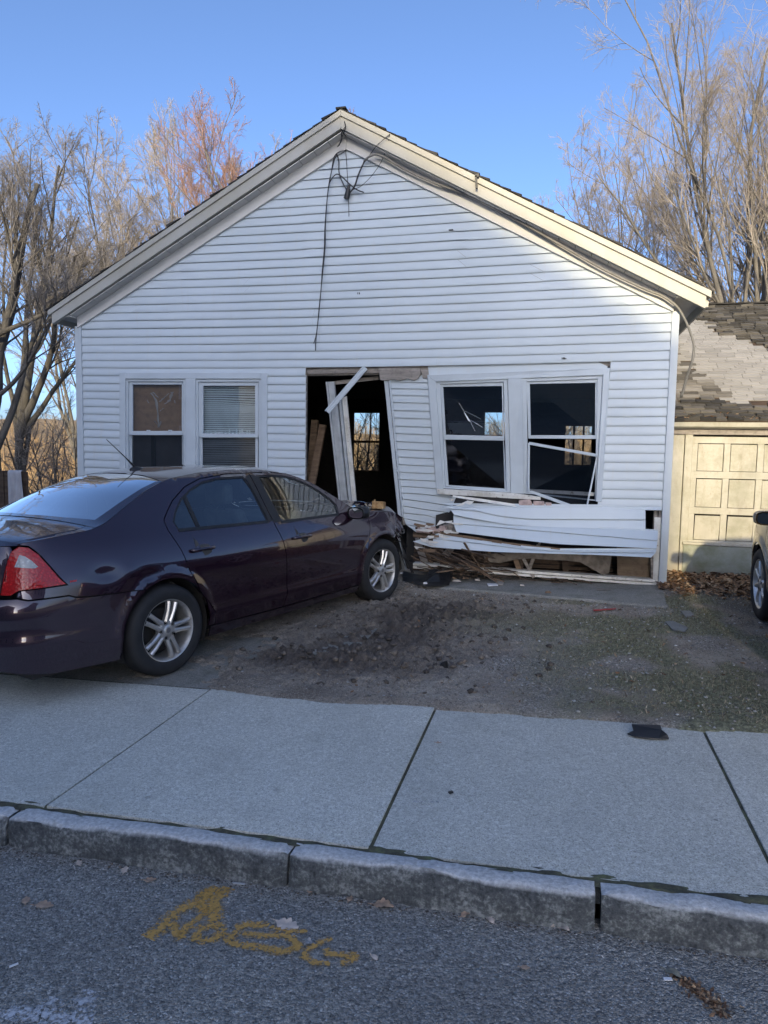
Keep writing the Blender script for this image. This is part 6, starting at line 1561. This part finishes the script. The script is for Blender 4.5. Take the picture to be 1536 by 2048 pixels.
# brick and dust on the hood
def hoodpt(s, v, dz=.016): x, y, z = top(np.array([s]), np.array([v])); return car_at(np.array([[x[0], y[0], z[0]+dz]]))[0]
def hood_find(px, py):
    S, V_ = np.meshgrid(np.linspace(3.5, 4.5, 120), np.linspace(-1, 1, 80), indexing='ij'); x, y, z = top(S.ravel(), V_.ravel()); P = car_at(np.stack([x, y, z+.012], -1)); d = P-CP; Z = d@CF
    k = np.argmin(np.hypot(768+CAM_F*(d@CR)/Z-px, 1024-CAM_F*(d@CU)/Z-py)); return P[k]
bp = hood_find(757, 1019)+np.array([0, 0, .022])
b = MB(); rb = random.Random(2)
q = [(-.062, -.045), (.058, -.05), (.064, .04), (-.056, .048)]
b.hexa([(bp[0]+x, bp[1]+y, bp[2]-.01) for x, y in q], [(bp[0]+x*1.02+.004, bp[1]+y, bp[2]+.062+rb.uniform(-.006, .006)) for x, y in q])
b.tube([(bp[0]-.05, bp[1], bp[2]+.05), (bp[0]-.04, bp[1]+.01, bp[2]+.085)], [.016, .006], 5)
BRICK = Mat('yellow_brick'); BRICK.color(BRICK.ramp(BRICK.noise(22, 5, .7), [(.35, (.20, .10, .04)), (.55, (.42, .26, .11)), (.7, (.55, .40, .22))])); BRICK.set(roughness=.9); BRICK.bump(BRICK.noise(60, 4), .6, .006)
place(b.build('brick', BRICK.m, bevel=.006), 'yellowish broken brick lying on the hood of the crashed car', 'brick')
b = MB()
for i in range(60):
    p = hood_find(700+68*rb.random(), 1008+7*rb.random()) if i < 1 else None
dp = hood_find(725, 1013); dp2 = hood_find(752, 1020)
for i in range(70):
    t = rb.random(); c = dp*(1-t)+dp2*t+np.array([rb.gauss(0, .05), rb.gauss(0, .06), .016]); r = rb.uniform(.006, .03)
    a = rb.random()*6.28; b.slab([c+np.array([math.cos(a+k*1.6)*r*rb.uniform(.5, 1), math.sin(a+k*1.6)*r*rb.uniform(.5, 1), rb.uniform(0, .012)]) for k in range(4)], (0, 0, .004))
o = b.build('plaster_crumbs', plain('plaster_crumb', (.42, .36, .26), .9, var=.4, scale=20)); tag(o, 'plaster crumbs and dust strewn on the hood beside the brick', 'rubble', kind='stuff')
WHITE_ = plain('white_chip', (.6, .6, .6), .6, var=.1)
# black splash shield on the ground in front of the wheel
def gpt(px, py, h=0.0):
    p = G(px, py, .02+h); return np.array([p[0], p[1], float(gz(p[0], p[1]))+.02+h])
b = MB(); P = []
edge_n = [(806, 1163), (826, 1168), (850, 1173), (880, 1174), (900, 1170)]; edge_f = [(806, 1150), (826, 1153), (848, 1156), (876, 1156), (903, 1150)]
hts = [(.01, .03, .05), (.0, .03, .04), (.0, .05, .03), (.01, .12, .06), (.02, .05, .08)]
for (n_, f_, hh) in zip(edge_n, edge_f, hts):
    a, c = gpt(*n_), gpt(*f_); P.append([a+np.array([0, 0, hh[0]]), a*.7+c*.3+np.array([0, 0, hh[0]+.02]), a*.5+c*.5+np.array([0, 0, hh[1]]), a*.2+c*.8+np.array([0, 0, hh[1]*.8+.02]), c+np.array([0, 0, hh[2]])])
b.grid(P)
a = gpt(868, 1171); up_ = np.array([0, 0, 1.])
b.slab([gpt(862, 1168), gpt(898, 1170), gpt(905, 1160)+up_*.05, gpt(900, 1160)+up_*.10, gpt(868, 1160)+up_*.13], (0, .03, 0)); b.slab([gpt(852, 1166), gpt(862, 1168), gpt(868, 1160)+up_*.13, gpt(858, 1160)+up_*.12], (0, .03, 0))
b.bar(gpt(900, 1160)+up_*.09, gpt(928, 1142)+up_*.06, .03, .008)
for qx, qy, ql in ((838, 1166, .05), (856, 1170, .07), (872, 1172, .09)): p9 = gpt(qx, qy, .03); b.bar(p9, p9+np.array([ql, .01, .002]), .012, .006)
place(b.build('splash_shield', BLACK), 'torn black plastic splash shield lying in front of the crashed front wheel', 'car part')
for qi, (qx, qy, ql, qm) in enumerate(((846, 1168, .05, 0), (905, 1163, .10, 1), (925, 1158, .08, 2), (950, 1161, .06, 1), (1040, 1172, .05, 1), (1090, 1186, .07, 2), (800, 1148, .06, 0))):
    p9 = gpt(qx, qy, .012); b = MB(); b.hexa([p9+np.array([0, 0, 0]), p9+np.array([ql, .01, 0]), p9+np.array([ql*.9, .035, 0]), p9+np.array([.01, .03, 0])], [p9+np.array([.004, .004, .02]), p9+np.array([ql*.8, .012, .012]), p9+np.array([ql*.7, .03, .022]), p9+np.array([.014, .026, .012])])
    place(b.build('rubble_piece', (WHITE_, PLASTER, WOOD)[qm]), ('white chip', 'plaster lump', 'wood chip')[qm]+' on the ground '+('between the shield and the front wheel', 'just right of the splash shield', 'near the left end of the concrete slab', 'beside the slab under the lath heap', 'on the middle of the concrete slab', 'at the front of the concrete slab', 'right behind the crashed front wheel')[qi], 'rubble', 'rubble lying around the slab')
# white scrap, brown scraps on the slab
def flat(name, quad_px, mat, label, cat, h=.004, lift=.002, zf=None, group=None, bend=0):
    pts = []
    for x, y in quad_px:
        p = G(x, y, 0)
        if zf is not None:
            for _ in range(3): p = G(x, y, float(zf(p[0], p[1]))-float(gz(p[0], p[1])))
            z = float(zf(p[0], p[1]))
        else: z = float(yardz(np.array(p[0]), np.array(p[1])))
        pts.append((p[0], p[1], z+lift+bend*rb.random()))
    b = MB(); b.slab(pts, (0, 0, h)); return place(b.build(name, mat), label, cat, group)
WHITE = plain('white_plastic', (.75, .75, .75), .5, var=.06)
slabz = lambda x, y: .105+.026*(x+1.2)+.006
flat('siding_scrap', [(974, 1168), (994, 1168), (996, 1172), (977, 1173)], WHITE, 'small white scrap lying on the concrete slab under the cavity', 'scrap', .006, zf=slabz)
flat('siding_scrap', [(1193, 1178), (1222, 1178), (1222, 1180), (1194, 1181)], GREYWOOD, 'thin grey sliver lying on the right part of the concrete slab', 'scrap', .004, zf=slabz)
flat('siding_scrap', [(990, 1164), (1008, 1165), (1006, 1171), (994, 1170)], PLASTER, 'pinkish plaster bit on the concrete slab beside the white scrap', 'scrap', .008, zf=slabz)
flat('red_stick', [(1186, 1226), (1232, 1222), (1232, 1224.5), (1187, 1229)], plain('red_plastic', (.35, .04, .04), .5), 'thin red strip lying in the yard in front of the concrete slab', 'scrap', .006, .012)
flat('flat_stone', [(1330, 1251), (1345, 1249), (1376, 1262), (1370, 1270), (1345, 1266)], plain('grey_slate', (.17, .18, .18), .8), 'flat grey stone at the right side of the yard near the driveway', 'stone', .012, .006)
flat('flat_stone', [(1362, 1228), (1380, 1228), (1388, 1238), (1372, 1240)], plain('grey_slate_small', (.20, .20, .19), .8), 'smaller flat grey stone by the sunlit strip at the slab corner', 'stone', .012, .006)
b = MB(); p = gpt(887, 1336); b.hexa([p+np.array([-.03, -.01, -.01]), p+np.array([.028, -.02, -.01]), p+np.array([.035, .03, -.01]), p+np.array([-.02, .035, -.01])], [p+np.array([-.022, .0, .035]), p+np.array([.012, -.01, .055]), p+np.array([.022, .02, .05]), p+np.array([-.015, .025, .03])])
place(b.build('plastic_chunk', BLACK), 'black jagged plastic chunk standing in the churned soil', 'car part')
# black plate on the sidewalk
sz_ = lambda x, y: float(gz(x, y))+.004
def sp(px, py, h=0.0):
    p = G(px, py, .005+h); return np.array([p[0], p[1], float(gz(p[0], p[1]))+.005+h])
b = MB()
A_ = [sp(1254, 1469), sp(1268, 1474), sp(1296, 1478), sp(1318, 1479), sp(1338, 1478), sp(1335, 1471), sp(1327, 1465, .01), sp(1324, 1462, .02), sp(1321, 1452, .03), sp(1263, 1450, .035), sp(1267, 1463, .012)]
b.slab(A_, (0, .002, .006))
place(b.build('plastic_plate', BLACK, bevel=.002), 'bent black plastic plate lying at the back edge of the sidewalk', 'car part')
flat('plastic_crumb', [(896, 1586), (904, 1584), (907, 1587), (899, 1589)], BLACK, 'tiny black crumb in the middle of the sidewalk slab', 'crumb', .006, .002, zf=sz_)

# oak leaves on the road and walk
LEAFM = plain('oak_leaf', (.42, .29, .20), .7, var=.35, scale=30); LEAFP = plain('pale_leaf', (.58, .48, .40), .7, var=.25, scale=30)
def oak(px, py, L, ang, mat, label, zf, curl=.3, seed=1, lobes=4):
    r = random.Random(seed); p = G(px, py, 0)
    for _ in range(4): p = G(px, py, float(zf(p[0], p[1]))-float(gz(p[0], p[1])))
    out = []; n = 60
    for i in range(n+1):
        t = i/n; w = .36*math.sin(math.pi*t)**.7*(.62+.38*abs(math.cos(lobes*math.pi*t+.4)))*(1.0 if t < .85 else .8); out.append((t, w))
    b = MB(); V = []
    for t, w in out:
        for sgn in (-1, -.5, 0, .5, 1):
            x = (t-.5)*L; y = w*sgn*L*(1 if sgn > 0 else .92); z = curl*L*(.25*(y/(L*.35))**2*.5+.10*math.sin(t*5+seed)+.06*math.sin(sgn*4+t*9))+.006
            V.append((p[0]+x*math.cos(ang)-y*math.sin(ang), p[1]+x*math.sin(ang)+y*math.cos(ang), float(zf(p[0], p[1]))+max(z, .002)))
    F = [(i*5+j, (i+1)*5+j, (i+1)*5+j+1, i*5+j+1) for i in range(n) for j in range(4)]; b.add(V, F)
    a = np.array(V[2]); b.bar(a, a-np.array([math.cos(ang)*L*.22, math.sin(ang)*L*.22, -.002]), .0022, .002)
    return place(b.build('oak_leaf', mat, smooth=True), label, 'leaf', 'fallen leaves by the kerb')
rz = lambda x, y: float(roadz(np.array([x]), np.array([y]))[0])
oak(574, 1852, .098, -.15, LEAFP, 'brown oak leaf lying on the orange lettering', rz, .35, 2)
oak(766, 1812, .082, .1, LEAFM, 'brown oak leaf on the asphalt under the middle kerb stone', rz, .4, 5)
oak(88, 1813, .072, .3, LEAFM, 'brown oak leaf on the asphalt near the left edge', rz, .3, 7)
oak(52, 1803, .05, 2.2, LEAFM, 'small torn leaf left of the brown oak leaf near the left edge', rz, .2, 8)
oak(1100, 1845, .06, 2.0, LEAFP, 'pale curled leaf leaning against the middle kerb stone near its right end', rz, 1.6, 9, 2)
oak(1126, 1858, .05, -.5, LEAFP, 'pale narrow leaf lying just right of the curled one by the kerb', rz, .6, 10, 1)
oak(1345, 1948, .055, -.5, plain('grey_leaf', (.22, .21, .16), .8, var=.3, scale=30), 'greyish narrow leaf above the leaf heap on the road', rz, .5, 11, 1)
oak(748, 1917, .034, -.6, LEAFP, 'small pale leaf at the end of the orange lettering', rz, .4, 12, 1)
oak(620, 1888, .04, .3, plain('grey_shred', (.33, .33, .33), .8, var=.3, scale=30), 'grey shrivelled leaf at the tail of the orange lettering', rz, .9, 13, 2)
oak(648, 1780, .042, .1, plain('dark_leaf', (.10, .085, .07), .8, var=.3, scale=30), 'dark flattened leaf in the gutter below the joint of the kerb', rz, .3, 14, 2)
oak(877, 1487, .035, .3, LEAFM, 'small brown leaf on the sidewalk beside the slab joint', sz_, .4, 15, 2)
oak(1050, 1938, .034, .1, LEAFM, 'small reddish leaf flat on the asphalt right of the middle', rz, .1, 16, 3)
rl9 = random.Random(21)
for i, (px, py, L9) in enumerate(((300, 1762, .05), (250, 1742, .045), (930, 1832, .04), (980, 1842, .045), (700, 1800, .04), (1250, 1868, .045), (620, 1783, .04), (158, 1728, .04))):
    oak(px, py, L9, rl9.uniform(0, 3), (LEAFM, LEAFP)[i % 2], 'small fallen leaf in the gutter '+('below the left end of the long kerb stone', 'near the left edge of the long kerb stone', 'under the right half of the middle kerb stone', 'beside another leaf under the middle kerb stone', 'left of the oak leaf under the middle stone', 'below the rounded corner of the right kerb stone', 'just right of the first kerb joint', 'furthest left along the kerb')[i], rz, rl9.uniform(.2, .8), 40+i, 3)
# trodden leaf heap on the road at the right
X = rng.normal(0, 1, 240); pc = G(1410, 2000, -.15); pe = G(1360, 1965, -.15); pf = G(1450, 2035, -.15)
t = rng.random(240); X_ = pe[0]*(1-t)+pf[0]*t+rng.normal(0, .018, 240); Y_ = pe[1]*(1-t)+pf[1]*t+rng.normal(0, .016, 240)
litter('trodden_leaves', X_, Y_, roadz(X_, Y_)+.003, .005+.008*rng.random(240), LEAF, kind='stuff', label='trodden brown leaf shreds on the road near the right corner', cat='leaves')
flat('paper_bit', [(1326, 1957), (1343, 1957), (1345, 1963), (1328, 1963)], WHITE, 'white paper bit beside the trodden leaves on the road', 'scrap', .002, .003, zf=rz)
flat('paper_bit', [(18, 1935), (36, 1928), (37, 1930.5), (19, 1938)], WHITE, 'thin white straw piece on the asphalt at the left edge', 'scrap', .003, .003, zf=rz)
flat('paper_bit', [(464, 1767), (490, 1769), (490, 1772), (466, 1770)], plain('pale_grey', (.45, .46, .47), .6), 'thin pale strip in the gutter above the orange lettering', 'scrap', .003, .004, zf=rz)

# ---- sprayed marks on the road
def spray(name, strokes, mat, label):
    b = MB(); 
    for pts, w in strokes:
        P = resamp(pts, max(6, len(pts)*6)); Q = []
        for x, y in P:
            p = G(x, y, -.15)
            for _ in range(3): p = G(x, y, rz(p[0], p[1])-float(gz(p[0], p[1])))
            Q.append(p)
        Q = np.array(Q); T = np.gradient(Q, axis=0); T[:, 2] = 0; T /= np.linalg.norm(T, axis=1)[:, None]+1e-9; N = np.stack([-T[:, 1], T[:, 0], 0*T[:, 0]], -1)
        rows = []
        for i, q_ in enumerate(Q): rows.append([(q_[0]+N[i, 0]*w*k, q_[1]+N[i, 1]*w*k, rz(q_[0], q_[1])+.0035+.0004*len(b.v)/400) for k in (-1, -.5, 0, .5, 1)])
        o0 = len(b.v); b.grid(rows)
    me_n = len(b.v); ed = []
    for i in range(me_n): ed.append([0, .6, 1, .6, 0][i % 5])
    o = b.build(name, mat); at = o.data.attributes.new('cover', 'FLOAT', 'POINT'); at.data.foreach_set('value', np.array(ed, np.float32))
    return tag(o, label, 'road marking')
def m_spray(name, c, dens):
    m = Mat(name); v = m.n('ShaderNodeTexVoronoi', Scale=105); m.L(m.co(), v.inputs['Vector']); hs = m.n('ShaderNodeSeparateColor'); m.L(v.outputs['Color'], hs.inputs[0])
    n = m.math('ADD', m.math('MULTIPLY', hs.outputs[0], .5), m.math('MULTIPLY', m.noise(70, 4, .7), .9)); n = m.math('SUBTRACT', n, m.math('MULTIPLY', m.noise(16, 3), .35))
    a = m.math('MULTIPLY', m.fr(m.math('ADD', n, m.math('MULTIPLY', m.attr('cover'), dens)), .86, 1.26), .8)
    m.color(m.ramp(m.noise(60, 3), [(.3, tuple(x*.7 for x in c)), (.7, c)])); m.set(roughness=.8); m.L(a, m.b.inputs['Alpha']); return m.m
k = lambda *p: [(260+x/3.072, 1740+y/3.072) for x, y in p]
YEL = m_spray('orange_marking_paint', (.70, .40, .10), .80)
spray('sprayed_lettering', [(k((540, 110), (430, 190), (320, 245), (250, 290), (190, 360), (110, 425)), 0.0520), (k((600, 110), (520, 190), (520, 290), (505, 320)), 0.0567), (k((470, 120), (450, 200), (480, 270)), 0.0520), (k((270, 330), (290, 400), (320, 425)), 0.0404), (k((310, 420), (350, 350), (420, 300), (470, 240)), 0.0332),
    (k((520, 335), (430, 370), (400, 420), (450, 445), (540, 420), (575, 370), (520, 335)), 0.0332),
    (k((850, 350), (760, 340), (680, 345), (640, 400), (600, 440), (680, 465), (780, 480), (900, 500), (990, 500)), 0.0332), (k((690, 400), (800, 410), (910, 400), (990, 420), (1040, 480), (980, 500)), 0.0285), (k((860, 355), (960, 380), (1090, 385)), 0.0189),
    (k((1240, 425), (1170, 450), (1100, 490), (1060, 530), (1130, 575), (1230, 580)), 0.0236), (k((1200, 490), (1220, 520), (1320, 530), (1400, 530), (1330, 575), (1290, 580)), 0.0261)], YEL, 'faded orange sprayed letters NOES with a stroke above them on the asphalt')
k2 = lambda *p: [(x/5.12, 1900+y/5.12) for x, y in p]
WSP = m_spray('white_marking_paint', (.75, .76, .78), .62)
spray('sprayed_mark', [(k2((60, 720), (150, 640), (300, 650), (460, 680), (620, 700), (800, 740), (960, 720)), 0.0520), (k2((580, 500), (500, 580), (450, 690), (330, 745)), 0.0616), (k2((950, 420), (860, 540), (810, 640), (740, 720)), 0.0520)], WSP, 'faded white sprayed strokes on the asphalt in the lower left corner')
# chalk dash on the walk
def m_chalk():
    m = Mat('chalk'); m.color((.5, .52, .55)); m.set(roughness=.9); m.L(m.math('MULTIPLY', m.fr(m.noise(80, 3), .45, .6), .45), m.b.inputs['Alpha']); return m.m
flat('chalk_dash', [(826, 1604), (886, 1604.5), (886, 1607), (826, 1606)], m_chalk(), 'short pale chalk dash on the sidewalk', 'marking', .001, .004, zf=sz_)
